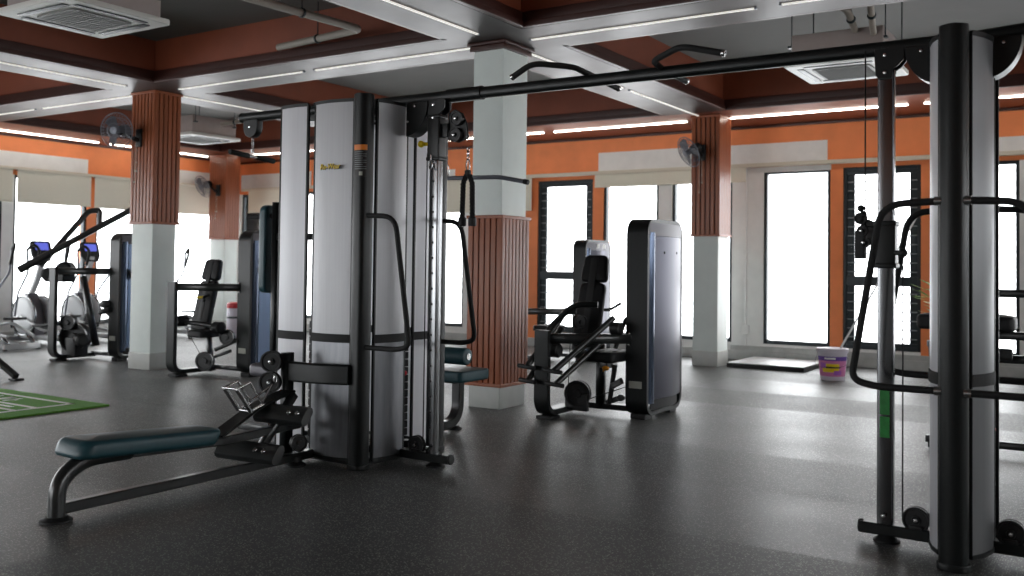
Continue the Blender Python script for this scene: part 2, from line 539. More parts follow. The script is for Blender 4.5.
# white painted panels over the orange head of the walls
m = MB()
for a, b, z0, z1 in ((-7.06, -4.95, 2.84, 3.13), (-4.95, -3.48, 2.84, 3.12), (-1.42, 1.6, 2.84, 3.02), (-15.4, -13.4, 2.84, 3.12), (-11.0, -9.9, 2.84, 3.0)):
    m.box((a, YF - .012, z0), (b, YF - .0005, z1))
struct(m.build('trim_1', M['white'], smooth=False))
m = MB(); m.box((-4.84, YF - .01, 2.70), (-3.43, YF - .0005, 2.775)); struct(m.build('trim_49', M['white'], smooth=False))
m = MB()
for a, b, z0, z1 in ((5.0, 9.96, 2.85, 3.1), (11.5, 13.38, 2.85, 3.1)):
    m.box((XL + .0005, a, z0), (XL + .012, b, z1))
struct(m.build('trim_2', M['white'], smooth=False))
m = MB(); m.box((XL, YF - .05, 0), (XR, YF - .0005, .13), .004); m.box((-4.85, YF - .035, .13), (4.4, YF - .0005, .2), .004)
struct(m.build('baseboard_back', M['frost']))
m = MB(); m.box((XL + .0005, YB, 0), (XL + .03, YF - .06, .12), .004)
struct(m.build('baseboard_left', M['frost']))
# dark cornice line under the ceiling soffit
m = MB(); m.box((XL + .03, YF - .04, 3.345), (XR, YF - .0005, ZB - .001), .004)
struct(m.build('trim_3', M['lip']))
m = MB(); m.box((XL + .0005, YB, 3.345), (XL + .04, YF - .07, ZB - .001), .008)
struct(m.build('trim_4', M['lip']))

# ---- windows
wn = 0
def make_window(place, a, b, z0, z1, style):
    """place(u, d, z): wall coordinate along, depth (into wall positive), height -> world"""
    global wn
    wn += 1
    fr = MB()
    f = .045
    def bx(mb, u0, u1, d0, d1, zz0, zz1, bev=.004):
        mb.box(place(u0, d0, zz0), place(u1, d1, zz1), bev)
    bx(fr, a, a + f, .02, .12, z0, z1); bx(fr, b - f, b, .02, .12, z0, z1)
    bx(fr, a + f, b - f, .02, .12, z0, z0 + f + .01); bx(fr, a + f, b - f, .02, .12, z1 - f, z1)
    if style == 'louvre':
        zm = z0 + .86
        bx(fr, a + f, b - f, .02, .12, zm, zm + .13)
        bx(fr, a + f, b - f, .03, .11, z1 - .1, z1 - f); bx(fr, a + f, b - f, .03, .11, z0 + f, z0 + .1)
        for u0 in (a + f, b - f - .1):
            bx(fr, u0, u0 + .1, .05, .09, z0 + .1, z1 - .1, .002)
    root = struct(fr.build('window_%d' % wn, M['winframe']))
    if style == 'louvre':
        sl = MB()
        for zz0, zz1 in ((z0 + .12, z0 + .84), (z0 + 1.01, z1 - .12)):
            n = int(round((zz1 - zz0) / .125))
            for k in range(n):
                zc = zz0 + (k + .5) * (zz1 - zz0) / n
                p0, p1 = Vector(place(a + f + .012, .035, zc - .058)), Vector(place(b - f - .012, .035, zc - .058))
                q = Vector(place(a + f + .012, .060, zc + .058)) - p0
                nrm = Vector((0, 0, .003))
                o = p0; u = p1 - p0
                sl.prism([(0, 0), (1, 0), (1, 1), (0, 1)], o, u, q, nrm)
        sl.build('glass_louvre', M['slat_glass'], root, smooth=False)
        ed = MB()
        for zz0, zz1 in ((z0 + .12, z0 + .84), (z0 + 1.01, z1 - .12)):
            n = int(round((zz1 - zz0) / .125))
            for k in range(n):
                zc = zz0 + (k + .5) * (zz1 - zz0) / n
                ed.box(place(a + f + .01, .028, zc - .026), place(a + f + .1, .048, zc - .012))
                ed.box(place(b - f - .1, .028, zc - .026), place(b - f - .01, .048, zc - .012))
                ed.box(place(a + f + .1, .034, zc - .024), place(b - f - .1, .037, zc - .013))
        ed.build('louvre_clip', M['louvre_edge'], root, smooth=False)
    else:
        g = MB()
        g.box(place(a + f * .8, .066, z0 + f), place(b - f * .8, .072, z1 - f * .8))
        g.build('pane', M['glass'], root, smooth=False)
    return root
far_place = lambda u, d, z: (u, YF + d, z)
left_place = lambda u, d, z: (XL - d, u, z)
front_place = lambda u, d, z: (u, YB - d, z)
right_place = lambda u, d, z: (XR + d, u, z)
for a, b, z0, z1, st in far_open: make_window(far_place, a, b, z0, z1, st)
for a, b, z0, z1, st in left_open: make_window(left_place, a, b, z0, z1, st)
for a, b, z0, z1, st in front_open: make_window(front_place, a, b, z0, z1, st)
for a, b, z0, z1, st in right_open: make_window(right_place, a, b, z0, z1, st)

# ---- blinds and their rails
def blind(u0, u1, zb, side, label, zt=2.76):
    r = thing('roller_blind', label, 'blind', ((u0 + u1) / 2, YF - .07, zt) if side == 'far' else (XL + .07, (u0 + u1) / 2, zt), group='roller blinds over the windows')
    w = (u1 - u0) / 2
    c, t, h = MB(), MB(), MB()
    if side == 'far':
        c.box((-w, -.004, zb - zt), (w, 0, .04)); t.cyl((-w, -.002, zb - zt), (w, -.002, zb - zt), .012, 10)
        h.cyl((-w, .015, .045), (w, .015, .045), .028, 14)
    else:
        c.box((0, -w, zb - zt), (.004, w, .04)); t.cyl((.002, -w, zb - zt), (.002, w, zb - zt), .012, 10)
        h.cyl((-.015, -w, .045), (-.015, w, .045), .028, 14)
    c.build('fabric', M['blind'], r); t.build('bottom_bar', M['blind'], r); h.build('roller', M['rail'], r)
    return r
blind(8.66, 9.99, 2.27, 'left', 'wide beige roller blind on the left wall, left of the narrow orange gap')
blind(7.2, 8.58, 2.27, 'left', 'beige roller blind on the left wall cut off by the left edge of the photo')
blind(10.06, 13.1, 2.26, 'left', 'beige roller blind on the left wall passing behind the nearer slatted column')
blind(-15.1, -13.9, 2.34, 'far', 'beige roller blind on the window wall right of the far left slatted column')
blind(-10.9, -9.2, 2.24, 'far', 'beige roller blind behind the hanging rope handle')
blind(-9.1, -8.27, 2.24, 'far', 'narrow beige roller blind edge showing right of the white pillar')
blind(-7.09, -4.62, 2.58, 'far', 'short half-raised cream roller blind left and right of the column with the right wall fan')
m = MB()
m.box((-15.3, YF - .1, 2.775), (XR, YF - .02, 2.83), .006)
struct(m.build('trim_5', M['rail']))
m = MB()
m.box((XL + .02, YB, 2.80), (XL + .1, YF - .12, 2.84), .006)
struct(m.build('trim_6', M['rail']))
# vertical conduit on the white pier
m = MB()
m.cyl((-4.63, YF - .02, .2), (-4.63, YF - .02, 2.76), .014, 10)
m.box((-4.68, YF - .04, .36), (-4.58, YF - .0005, .5), .006)
tag(m.build('wall_conduit', M['white'], loc=(-4.63, YF - .02, .2)), 'thin white vertical conduit on the white wall right of the right slatted column', 'pipe')

# ---- ceiling beams with metal soffits
M['soffit_orange_reflect'] = mat('soffit_panel_orange_reflect', lin(128, 66, 46), 0.36, metal=0.3, noise=0.05, nscale=3, spec=0.4)  # orange reflection of the walls put into the perimeter soffit colour
def beam(name, x0, x1, y0, y1, orange_reflect=False):
    mb = MB()
    mb.slot(1); mb.box((x0, y0, ZB + .012), (x1, y1, ZC - .0005))
    mb.slot(0); mb.box((x0 - .005, y0 - .005, ZB), (x1 + .005, y1 + .005, ZB + .012))
    return struct(mb.build(name, [M['soffit_orange_reflect' if orange_reflect else 'soffit'], M['coffer']], smooth=False))
bx_ = [(-10.29, -9.50), (-5.24, -4.44), (-.15, .65)]
by_ = [(-2.9, -2.15), (1.85, 2.6), (6.95, 7.66)]
LFT, FAR = (XL + .0005, -14.25), (11.9, YF - .0005)
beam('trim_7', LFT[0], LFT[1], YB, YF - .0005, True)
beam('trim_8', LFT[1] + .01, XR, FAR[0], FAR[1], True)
k = 9
for y0, y1 in by_:
    beam('trim_%d' % k, LFT[1] + .01, XR, y0, y1); k += 1
ycuts = [(YB, -2.9), (-2.15, 1.85), (2.6, 6.95), (7.66, 11.9)]
for x0, x1 in bx_:
    for y0, y1 in ycuts:
        beam('trim_%d' % k, x0, x1, y0 + .01, y1 - .01); k += 1
# moulding around the foot of every coffer
xc = [(LFT[1], -10.29), (-9.50, -5.24), (-4.44, -.15), (.65, XR)]
for xa, xb in xc:
    for ya, yb in ycuts:
        mb = MB()
        for q, (hgt, ins) in enumerate(((.05, .05), (.09, .025))):
            z0 = ZB + .001 + q * .05
            mb.box((xa + .008, ya + .008, z0), (xa + ins + .008, yb - .008, z0 + hgt), .004)
            mb.box((xb - ins - .008, ya + .008, z0), (xb - .008, yb - .008, z0 + hgt), .004)
            mb.box((xa + .008, ya + .008, z0), (xb - .008, ya + .008 + ins, z0 + hgt), .004)
            mb.box((xa + .008, yb - ins - .008, z0), (xb - .008, yb - .008, z0 + hgt), .004)
        struct(mb.build('trim_%d' % k, M['lip'])); k += 1

# ---- LED strips set in the soffits
def led(a, b, label):
    a, b = Vector(a), Vector(b)
    c = (a + b) / 2
    r = thing('ceiling_led_strip', label, 'light', (c.x, c.y, ZB - .001), group='LED strips in the ceiling beams')
    d = (b - a) / 2
    hw = .013
    ox = Vector((hw, 0, 0)) if abs(d.y) > abs(d.x) else Vector((0, hw, 0))
    mb = MB()
    lo, hi = -d - ox, d + ox
    mb.box((lo.x, lo.y, -.012), (hi.x, hi.y, 0), .003)
    mb.build('diffuser', M['led_bright'] if (c.y > 12.3 or c.x < -15) else M['led'], r)
    e = MB()
    dn = d.normalized() * .02
    for s in (-1, 1):
        p = d * s
        q = p + dn * s
        l2 = Vector((min(p.x, q.x) - ox.x, min(p.y, q.y) - ox.y, 0)); h2 = Vector((max(p.x, q.x) + ox.x, max(p.y, q.y) + ox.y, 0))
        e.box((l2.x, l2.y, -.014), (h2.x, h2.y, 0), .003)
    e.build('end_cap', M['plastic_grey'], r)
leds = [
 ((-14.1, 7.3), (-12.57, 7.3), 'short LED strip at the left edge, in the beam running to the nearer slatted column'),
 ((-12.38, 7.3), (-10.42, 7.3), 'LED strip touching the left side of the nearer slatted column, in the cross beam'),
 ((-9.52, 7.3), (-7.45, 7.3), 'LED strip running right from the nearer slatted column in the cross beam'),
 ((-7.27, 7.3), (-5.17, 7.3), 'LED strip above the left gym tower, ending left of the white pillar'),
 ((-4.55, 7.3), (-2.47, 7.3), 'long LED strip running right from the top of the white pillar'),
 ((-2.25, 7.3), (-.3, 7.3), 'LED strip at the top edge above the ceiling unit on the right'),
 ((-4.86, 4.4), (-4.86, 6.88), 'LED strip from the top edge down to the left of the white pillar'),
 ((-4.86, 7.72), (-4.86, 9.8), 'LED strip just right of the white pillar, crossed by the chin-up bar'),
 ((-4.86, 9.98), (-4.86, 12.12), 'short bright LED strip running down to the column with the right wall fan'),
 ((-9.9, 4.4), (-9.9, 6.84), 'LED strip at the left edge running down to the nearer slatted column'),
 ((-9.87, 7.58), (-9.87, 9.75), 'LED strip leaving the nearer slatted column toward the left gym tower top'),
 ((-9.87, 9.98), (-9.87, 12.0), 'far LED strip behind the left gym tower, in the beam toward the windows'),
 ((-7.36, 12.5), (-5.19, 12.5), 'bright LED strip along the window wall left of the right slatted column'),
 ((-9.5, 12.5), (-7.54, 12.5), 'LED strip along the window wall showing just right of the white pillar'),
 ((-4.55, 12.5), (-2.27, 12.5), 'bright LED strip along the window wall right of the right slatted column'),
 ((-2.08, 12.5), (.1, 12.5), 'LED strip along the window wall passing behind the right gym tower'),
 ((-12.2, 12.5), (-10.2, 12.5), 'LED strip along the window wall behind the left gym tower panels'),
 ((-14.35, 12.5), (-12.4, 12.5), 'LED strip seen behind the short hanging pull-down bar'),
 ((-15.08, 6.9), (-15.08, 9.92), 'long LED strip along the left wall above the blinds'),
 ((-15.08, 10.13), (-15.08, 12.25), 'LED strip along the left wall passing behind the nearer slatted column'),
]
for a, b, l in leds: led(a + (0,), b + (0,), l)

# ---- columns
def column(name, x0, x1, y0, y1, clad0, clad1, base_tile=True):
    mb = MB()
    mb.slot(0); mb.box((x0, y0, .0), (x1, y1, ZB - .001), .006)
    if base_tile:
        mb.slot(1); mb.box((x0 - .006, y0 - .006, 0), (x1 + .006, y1 + .006, .2), .004)
    col = struct(mb.build(name, [M['cool_white'], M['tile']]))
    d = .026
    c = MB()
    c.slot(1); c.box((x0 - .004, y0 - .004, clad0 + .01), (x1 + .004, y1 + .004, clad1 - .01))
    c.slot(0)
    for z in (clad0, clad1 - .03):
        c.box((x0 - d - .012, y0 - d - .012, z), (x1 + d + .012, y1 + d + .012, z + .03), .004)
    def slats(a, b):
        n = max(5, int(round((b - a) / .062)))
        return [a + (b - a) * (i + .5) / n for i in range(n)]
    for x in slats(x0 - d, x1 + d):
        for ya, yb in ((y0 - d, y0 - .002), (y1 + .002, y1 + d)):
            c.box((x - .0245, ya, clad0 + .02), (x + .0245, yb, clad1 - .02), .003)
    for y in slats(y0 - d, y1 + d):
        for xa, xb in ((x0 - d, x0 - .002), (x1 + .002, x1 + d)):
            c.box((xa, y - .0245, clad0 + .02), (xb, y + .0245, clad1 - .02), .003)
    c.build('slat_cladding', [M['wood'], M['woodback']], col)
    return col
c1 = column('column_near_left', -10.25, -9.85, 7.22, 7.55, 1.76, ZB - .002)
c2 = column('column_far_left', -14.88, -14.46, 12.2, 12.50, 1.75, ZB - .002)
c3 = column('column_centre', -5.12, -4.79, 7.20, 7.62, .2, 1.77)
c4 = column('column_right', -4.93, -4.58, 12.12, 12.5, 1.74, ZB - .002)
mb = MB(); mb.box((-5.17, 7.15, ZB - .03), (-4.74, 7.67, ZB - .002), .008); mb.box((-5.15, 7.17, ZB - .08), (-4.76, 7.65, ZB - .03), .008)
mb.build('head_moulding', M['lip'], c3)
for c in (c1, c2, c3, c4): tag(c, None, None)

# ================================================================== equipment
def W(mb, name, mats, root, par=None, **kw):
    """build a part whose shapes were given in world coordinates under an unrotated thing"""
    for v in mb.bm.verts:
        v.co -= root.location
    o = mb.build(name, mats, par or root, **kw)
    return o

def pulley(mb, c, R, axis, th=.022):
    c = Vector(c); a = Vector(axis).normalized()
    prof = [(R * .22, -th * .7), (R * .3, -th * .7), (R * .34, -th * .35), (R * .8, -th * .35), (R * .86, -th * .6), (R, -th * .6), (R, -th * .35), (R * .9, 0), (R, th * .35), (R, th * .6), (R * .86, th * .6), (R * .8, th * .35), (R * .34, th * .35), (R * .3, th * .7), (R * .22, th * .7)]
    mb.lathe(c, prof, 26, a)

def bolt(mb, c, axis, r=.011, h=.012):
    c = Vector(c); a = Vector(axis).normalized()
    mb.lathe(c, [(r * .9, -.002), (r, 0), (r, h * .5), (r * .7, h * .9), (.001, h)], 10, a)

def oval(cx, cy, a, b, n=32, p=2.6):
    out = []
    for k in range(n):
        t = 2 * PI * k / n
        c, s = math.cos(t), math.sin(t)
        out.append((cx + a * math.copysign(abs(c) ** (2 / p), c), cy + b * math.copysign(abs(s) ** (2 / p), s)))
    return out

BY, BZ = 4.95, 2.41     # crossover beam: plane and height

def post(root, x, y, name='corner_post', lab=None):
    mb = MB()
    mb.prism(oval(x, y, .06, .06), (0, 0, .012), (1, 0, 0), (0, 1, 0), (0, 0, 2.385), bev=.008)
    mb.prism(oval(x, y, .068, .068), (0, 0, 0), (1, 0, 0), (0, 1, 0), (0, 0, .03), bev=.006)
    return W(mb, name, M['black'], root)

def grip_loop(root, px, y, sx):
    """bent bar handle standing off a post in the plane y; sx = +1 or -1 outward"""
    mb = MB()
    s = sx
    mb.tube([(px + s * .05, y, 1.615), (px + s * .30, y, 1.605), (px + s * .43, y, .80), (px + s * .33, y, .775), (px + s * .05, y, .775)], .0165, fil=.10, n=12)
    g = W(mb, 'grip_loop', M['foam'], root)
    cb = MB()
    for z in (1.615, .775):
        cb = MB(); cb.cyl((px + s * .045, y, z), (px + s * .075, y, z), .021, 14)
        W(cb, 'mounting_collar', M['bolt'], root, par=g)
    return g

def guide_column(root, x, y, sx, slider_z, part_slider=True, tape=False):
    K = 1.0 if tape is False else .55
    """chrome height-adjust column with numbered holes, slider, adjustable pulleys; sx outward side"""
    c = MB()
    w, d = .038, .028
    c.slot(0); c.prism(rounded_rect(x - w, y - d, x + w, y + d, .012, 4), (0, 0, .075), (1, 0, 0), (0, 1, 0), (0, 0, 2.29))
    c.slot(1)
    for k in range(20 if tape is False else 0):
        z = .25 + k * .1
        c.cyl((x, y - d - .0015, z), (x, y - d + .004, z), .0085, 12)
    if tape:
        c.slot(2)
        c.box((x - .022, y - d - .002, .61), (x + .022, y - d + .001, .73)); c.box((x - .022, y - d - .002, .50), (x + .022, y - d + .001, .60))
    col = W(c, 'guide_column', [M['chrome'], M['print_black'], M['green_tape']], root)
    if tape: col['label'] = 'chrome column with green tape low down'
    # head bracket under the beam
    h = MB()
    out = [(-.05, 0), (.05, 0), (.05, -.03), (.045, -.13), (.03, -.15), (-.03, -.15), (-.035, -.10), (-.06, -.09), (-.085, -.06), (-.09, 0)]
    out = [(-sx * -a, b) for a, b in out] if sx < 0 else [(-a, b) for a, b in out]
    h.prism(out, (x, y - d - .012, 2.385), (1, 0, 0), (0, 0, 1), (0, .012, 0), bev=.003)
    hb = W(h, 'head_bracket', M['black'], root)
    h = MB(); h.prism(out, (x, y + d, 2.385), (1, 0, 0), (0, 0, 1), (0, .012, 0), bev=.003)
    W(h, 'head_bracket', M['black'], root)
    b = MB()
    bolt(b, (x, y - d - .012, 2.35), (0, -1, 0)); bolt(b, (x, y - d - .012, 2.265), (0, -1, 0))
    W(b, 'bolt', M['bolt'], root, par=hb)
    # slider
    z = slider_z
    s = MB()
    hs = .15 if K == 1.0 else .115
    s.box((x - .048, y - .042, z - hs), (x + .048, y + .042, z + hs), .01)
    s.box((x - .053, y - .047, z + hs - .025), (x + .053, y + .047, z + hs), .008)
    s.box((x - .053, y - .047, z - hs), (x + .053, y + .047, z - hs + .025), .008)
    sl = W(s, 'slider', M['black'], root)
    k = MB()
    k.cyl((x - sx * .045, y - .03, z - .04), (x - sx * .075, y - .05, z - .04), .012, 14)
    k.ball((x - sx * .085, y - .055, z - .04), .023)
    kb = W(k, 'pull_pin', M['yellow'] if tape is False else M['rubber'], root, par=sl)
    # swivel pulley cage
    cg = MB()
    cx = x + sx * (.15 if K == 1.0 else .09)
    plate = [(-.065, -.07), (.02, -.10), (.10, -.075), (.085, .02), (.05, .09), (-.01, .12), (-.05, .10), (-.07, .02)]
    plate = [(sx * a * K, q * K) for a, q in plate]
    cg.prism(plate, (cx, y + .005, z + .06), (1, 0, 0), (0, 0, 1), (0, .014, 0), bev=.003)
    cg.box((min(x + sx * .05, x + sx * .10), y - .015, z + .0), (max(x + sx * .05, x + sx * .10), y + .03, z + .09), .006)
    cage = W(cg, 'swivel_cage', M['black'], root)
    for dz in (.105 * K, .0):
        pl = MB(); pulley(pl, (cx + sx * (.02 if dz else .01), y - .012, z + dz + .01), .047 * K, (0, 1, 0))
        W(pl, 'pulley', M['dark_steel'], root, par=cage)
        bb = MB(); bolt(bb, (cx + sx * (.02 if dz else .01), y - .030, z + dz + .01), (0, -1, 0), .01)
        W(bb, 'bolt', M['bolt'], root, par=cage)
    return cx, z

# ---------------------------------------------------------------- left tower
LX, LY = -4.11, 4.57
lt = thing('multi_station_gym', 'large black and silver four-station cable tower in the centre left with the low row bench', 'gym machine', (-4.53, 4.98, 0))
pf = post(lt, LX, LY)
post(lt, LX, 5.36)
post(lt, -4.93, 5.36)
# warning label on the front post, facing the camera side
ang = math.radians(-8)
lab = MB()
def on_post(a0, a1, off, n=8):
    out = []
    for k in range(n + 1):
        t = math.radians(a0 + (a1 - a0) * k / n)
        c, q = math.cos(t), math.sin(t)
        out.append((LX + (.06 + off) * math.copysign(abs(c) ** (2 / 2.6), c), LY + (.06 + off) * math.copysign(abs(q) ** (2 / 2.6), q)))
    return out
lab.slot(0); lab.strip(on_post(-108, -22, .0012), 2.03, 2.065, .001)
lab.slot(1); lab.strip(on_post(-108, -22, .0010), 1.86, 2.03, .001)
lab.slot(2)
for k in range(9):
    z = 2.02 - k * .0135
    lab.strip(on_post(-102, (-28 if k % 3 else -52), .0016), z - .0035, z, .001)
lab.slot(3); lab.strip(on_post(-78, -55, .0018, 3), 1.868, 1.892, .001)
W(lab, 'warning_label', [M['warn_orange'], M['print_black'], M['print_grey'], M['label_cream']], lt, par=pf, smooth=False)

# silver curved covers and their black bands
def cover(root, pts, z0=.06, z1=2.355, band=True, edge=True, th=.012, kind='white_panel'):
    s = MB()
    if kind == 'steel':
        s.slot(1); s.strip(pts, z0, .80, th); s.slot(0); s.strip(pts, .80, z1, th)
    else:
        s.strip(pts, z0, z1, th)
    o = W(s, 'shroud_panel', [M['white_panel'] if kind == 'white_panel' else (M['mid_steel'] if kind == 'mid' else M['silver']), M['lower_steel']], root)
    e = MB()
    for p in (pts[0], pts[-1]):
        e.box((p[0] - .009, p[1] - .009, z0 - .005), (p[0] + .009, p[1] + .009, z1 + .01), .004)
    e.strip(pts, z1, z1 + .022, th + .008)
    e.strip(pts, z0 - .02, z0, th + .008)
    W(e, 'edge_trim', M['black'], root, par=o)
    if band:
        b = MB(); b.strip(pts, .795, .85, th + .012)
        W(b, 'black_band', M['foam'], root, par=o)
    return o
shA = cover(lt, [(-4.185, 4.565), (-4.28, 4.54), (-4.37, 4.53), (-4.45, 4.535), (-4.52, 4.555)], kind='steel')
shC = cover(lt, [(-4.59, 4.555), (-4.68, 4.545), (-4.77, 4.55), (-4.855, 4.57)])
shB = cover(lt, [(-4.07, 4.65), (-4.045, 4.74), (-4.04, 4.80), (-4.035, 4.87), (-4.05, 4.93)], kind='steel')
shD = cover(lt, [(-4.06, 5.035), (-4.045, 5.12), (-4.05, 5.20), (-4.085, 5.28)])
cover(lt, [(-4.86, 5.37), (-4.75, 5.40), (-4.62, 5.41)])
cover(lt, [(-4.22, 5.385), (-4.32, 5.41), (-4.44, 5.41)])

# yellow brand print on the left cover
def text_obj(body, name, m, parent, loc, rot, size, depth=.001, align='CENTER', shear=0, sx=1.0):
    cu = bpy.data.curves.new(name, 'FONT')
    cu.body = body; cu.size = size; cu.extrude = depth; cu.align_x = align; cu.shear = shear; cu.offset = .0006
    ob = bpy.data.objects.new(name, cu)
    COL.objects.link(ob)
    dg = bpy.context.evaluated_depsgraph_get()
    me = bpy.data.meshes.new_from_object(ob.evaluated_get(dg))
    bpy.data.objects.remove(ob)
    me.materials.clear(); me.materials.append(m)
    o = bpy.data.objects.new(name, me)
    COL.objects.link(o)
    o.location = loc; o.rotation_euler = rot; o.scale = (sx, 1, 1)
    if parent: o.parent = parent
    return o
R0 = lt.location
text_obj('Re-Wear', 'brand_print', M['print_black'], shA, Vector((-4.352, 4.5215, 1.918)) - R0, (PI / 2, 0, math.radians(-3)), .050, shear=.2)
text_obj('Re-Wear', 'brand_print', M['gold'], shA, Vector((-4.355, 4.5195, 1.922)) - R0, (PI / 2, 0, math.radians(-3)), .050, shear=.2)

# inner frame: top plate, base, guide rods and two weight stacks
f = MB()
f.box((-4.96, 4.93, 2.335), (-4.12, 5.03, 2.385), .008)
f.box((-4.58, 4.58, 2.335), (-4.48, 5.40, 2.385), .008)
f.box((-4.96, 4.93, .02), (-4.12, 5.03, .07), .008)
f.box((-4.58, 4.58, .02), (-4.48, 5.40, .07), .008)
for a, b in (((LX, LY), (-4.53, 4.98)), ((-4.93, 5.36), (-4.53, 4.98)), ((LX, 5.36), (-4.53, 4.98))):
    for z in (.045, 2.36):
        f.bar([(a[0], a[1], z), (b[0], b[1], z)], .05, .05, side=(0, 0, 1))
W(f, 'inner_frame', M['black'], lt)
f = MB(); f.strip([(-4.90, 4.60), (-4.53, 4.575), (LX, LY)], .02, .06, .04); W(f, 'base_rim', M['black'], lt)
f = MB(); f.strip([(LX, LY), (-4.05, 4.98), (LX, 5.36)], .02, .06, .04); W(f, 'base_rim', M['black'], lt)
def weight_stack(root, cx, cy, along, n=15):
    """plates long along the given unit axis"""
    a = Vector(along); b = Vector((a.y, a.x, 0))
    s = MB()
    for k in range(n):
        z = .14 + k * .052
        p = Vector((cx, cy, z))
        l = a * .11 + b * .055
        s.box(p - l, p + l + Vector((0, 0, .047)), .005)
    o = W(s, 'weight_stack', M['dark_steel'], root)
    g = MB()
    for q in (-.07, .07):
        c = Vector((cx, cy, 0)) + a * q
        g.cyl((c.x, c.y, .07), (c.x, c.y, 2.33), .0115, 12)
    W(g, 'guide_rod', M['chrome'], root, par=o)
    pn = MB(); zz = .14 + 8 * .052 + .02
    # pin head on the slot side
    d = -b if abs(a.x) > .5 else b
    p0 = Vector((cx, cy, zz)) + d * .055
    pn.cyl(p0, p0 + d * .05, .007, 10); pn.ball(p0 + d * .06, .016)
    W(pn, 'selector_pin', M['red'], root, par=o)
    return o
weight_stack(lt, -4.53, 4.70, (1, 0, 0))
weight_stack(lt, -4.19, 4.98, (0, 1, 0))
cb = MB(); cb.cyl((-4.53, 4.70, .9), (-4.53, 4.70, 2.33), .004, 6); cb.cyl((-4.19, 4.98, .9), (-4.19, 4.98, 2.33), .004, 6)
W(cb, 'stack_cable', M['rubber'], lt)

# east station: base bar, column with adjustable pulley, quarter-round pulley guard
def crossover_side(root, x0, sx, slider_z, cx0, guard=True, tape=False, foot_x=.49, y=4.92):
    b = MB()
    b.bar([(x0, y, .058), (x0 + sx * foot_x, y, .058)], .07, .055, side=(0, 1, 0))
    b.cyl((x0 + sx * (foot_x - .015), y, .058), (x0 + sx * (foot_x + .012), y, .058), .034, 16, bev=.008)
    base = W(b, 'base_bar', M['black'], root)
    ft = MB(); fx = x0 + sx * (foot_x - .12)
    ft.lathe((fx, y, 0), [(.062, 0), (.062, .008), (.045, .02), (.03, .032)], 24)
    ft2 = W(ft, 'levelling_foot', M['rubber'], root)
    guide_column(root, cx0, y, sx, slider_z, tape=tape)
    pxx = x0 + sx * .20
    p = MB(); pulley(p, (pxx, y - .01, .125), .062, (0, 1, 0), .03)
    p.box((pxx - .03, y - .035, .08), (pxx + .03, y + .015, .10), .004)
    pw = W(p, 'base_pulley', M['dark_steel'], root)
    bb = MB(); bolt(bb, (pxx, y - .032, .125), (0, -1, 0), .012); bolt(bb, (cx0, y - .052, .13), (0, -1, 0), .012)
    W(bb, 'bolt', M['bolt'], root, par=pw)
    # guard plate under the beam, a quarter disc
    if guard:
        R = .18 if tape is False else .15
        out = [(0, 0)] + [(R * math.cos(t), -R * 1.25 * math.sin(t)) for t in [PI / 2 * k / 12 for k in range(13)]]
        out = [(sx * a, q) for a, q in out]
        gx = x0 + sx * .10
        g = MB()
        g.prism(out, (gx, y - .05, BZ - .03), (1, 0, 0), (0, 0, 1), (0, .10, 0), bev=.006)
        go = W(g, 'pulley_guard', M['black'], root)
        bb = MB(); bolt(bb, (gx + sx * .075, y - .05, BZ - .06), (0, -1, 0), .01); bolt(bb, (gx + sx * .018, y - .05, BZ - .16), (0, -1, 0), .01)
        W(bb, 'bolt', M['bolt'], root, par=go)
    c = MB()
    c.cyl((pxx + sx * .06, y - .02, .13), (pxx + sx * .06, y - .02, slider_z - .1), .004, 6)
    W(c, 'cable', M['rubber'], root)
    c = MB(); c.cyl((cx0 + sx * .10, y - .0, slider_z + .06), (cx0 + sx * .10, y, BZ - .02), .004, 6)
    W(c, 'cable', M['rubber'], root)
    return base
crossover_side(lt, LX, 1, 2.135, -3.79, tape=False, foot_x=.47)
grip_loop(lt, -4.13, 4.56, 1)
grip_loop(lt, -4.13, 5.26, 1)

# overhead: west pull-down arm and north lat arm
a = MB()
a.tube([(-4.9, 5.0, 2.425), (-5.74, 5.0, 2.425)], .036, n=16)
a.cyl((-5.735, 5.0, 2.425), (-5.76, 5.0, 2.425), .04, 16, bev=.008)
wa = W(a, 'pulldown_arm', M['black'], lt)
g = MB()
out = [(-.075, 0), (.075, 0), (.075, -.06)] + [(.075 * math.cos(t), -.06 - .075 * math.sin(t)) for t in [PI * k / 10 for k in range(1, 10)]] + [(-.075, -.06)]
g.prism(out, (-5.63, 4.97, 2.40), (1, 0, 0), (0, 0, 1), (0, .06, 0), bev=.005)
wg = W(g, 'pulley_guard', M['black'], lt)
bb = MB(); bolt(bb, (-5.63, 4.97, 2.345), (0, -1, 0), .012); W(bb, 'bolt', M['bolt'], lt, par=wg)
a = MB()
a.tube([(-4.53, 5.3, 2.41), (-4.5, 5.98, 2.41)], .036, n=16)
a.cyl((-4.5, 5.97, 2.41), (-4.5, 6.0, 2.41), .04, 16, bev=.008)
W(a, 'lat_arm', M['black'], lt)
p = MB(); pulley(p, (-4.46, 5.93, 2.34), .06, (1, 0, 0)); W(p, 'lat_pulley', M['dark_steel'], lt)

def chain(mb, p0, p1, lk=.026, r=.0035):
    p0, p1 = Vector(p0), Vector(p1)
    n = max(2, int((p1 - p0).length / (lk * .8)))
    for i in range(n):
        c = p0.lerp(p1, (i + .5) / n)
        ax = Vector((1, 0, 0)) if i % 2 else Vector((0, 1, 0))
        u = Vector((0, 1, 0)) if i % 2 else Vector((1, 0, 0))
        pts = []
        for k in range(14):
            t = 2 * PI * k / 14
            pts.append(c + u * (lk * .33 * math.cos(t)) + Vector((0, 0, lk * .62 * math.sin(t))))
        mb.sweep(pts, [(r * math.cos(2 * PI * q / 6), r * math.sin(2 * PI * q / 6)) for q in range(6)], side=ax, closed=True)

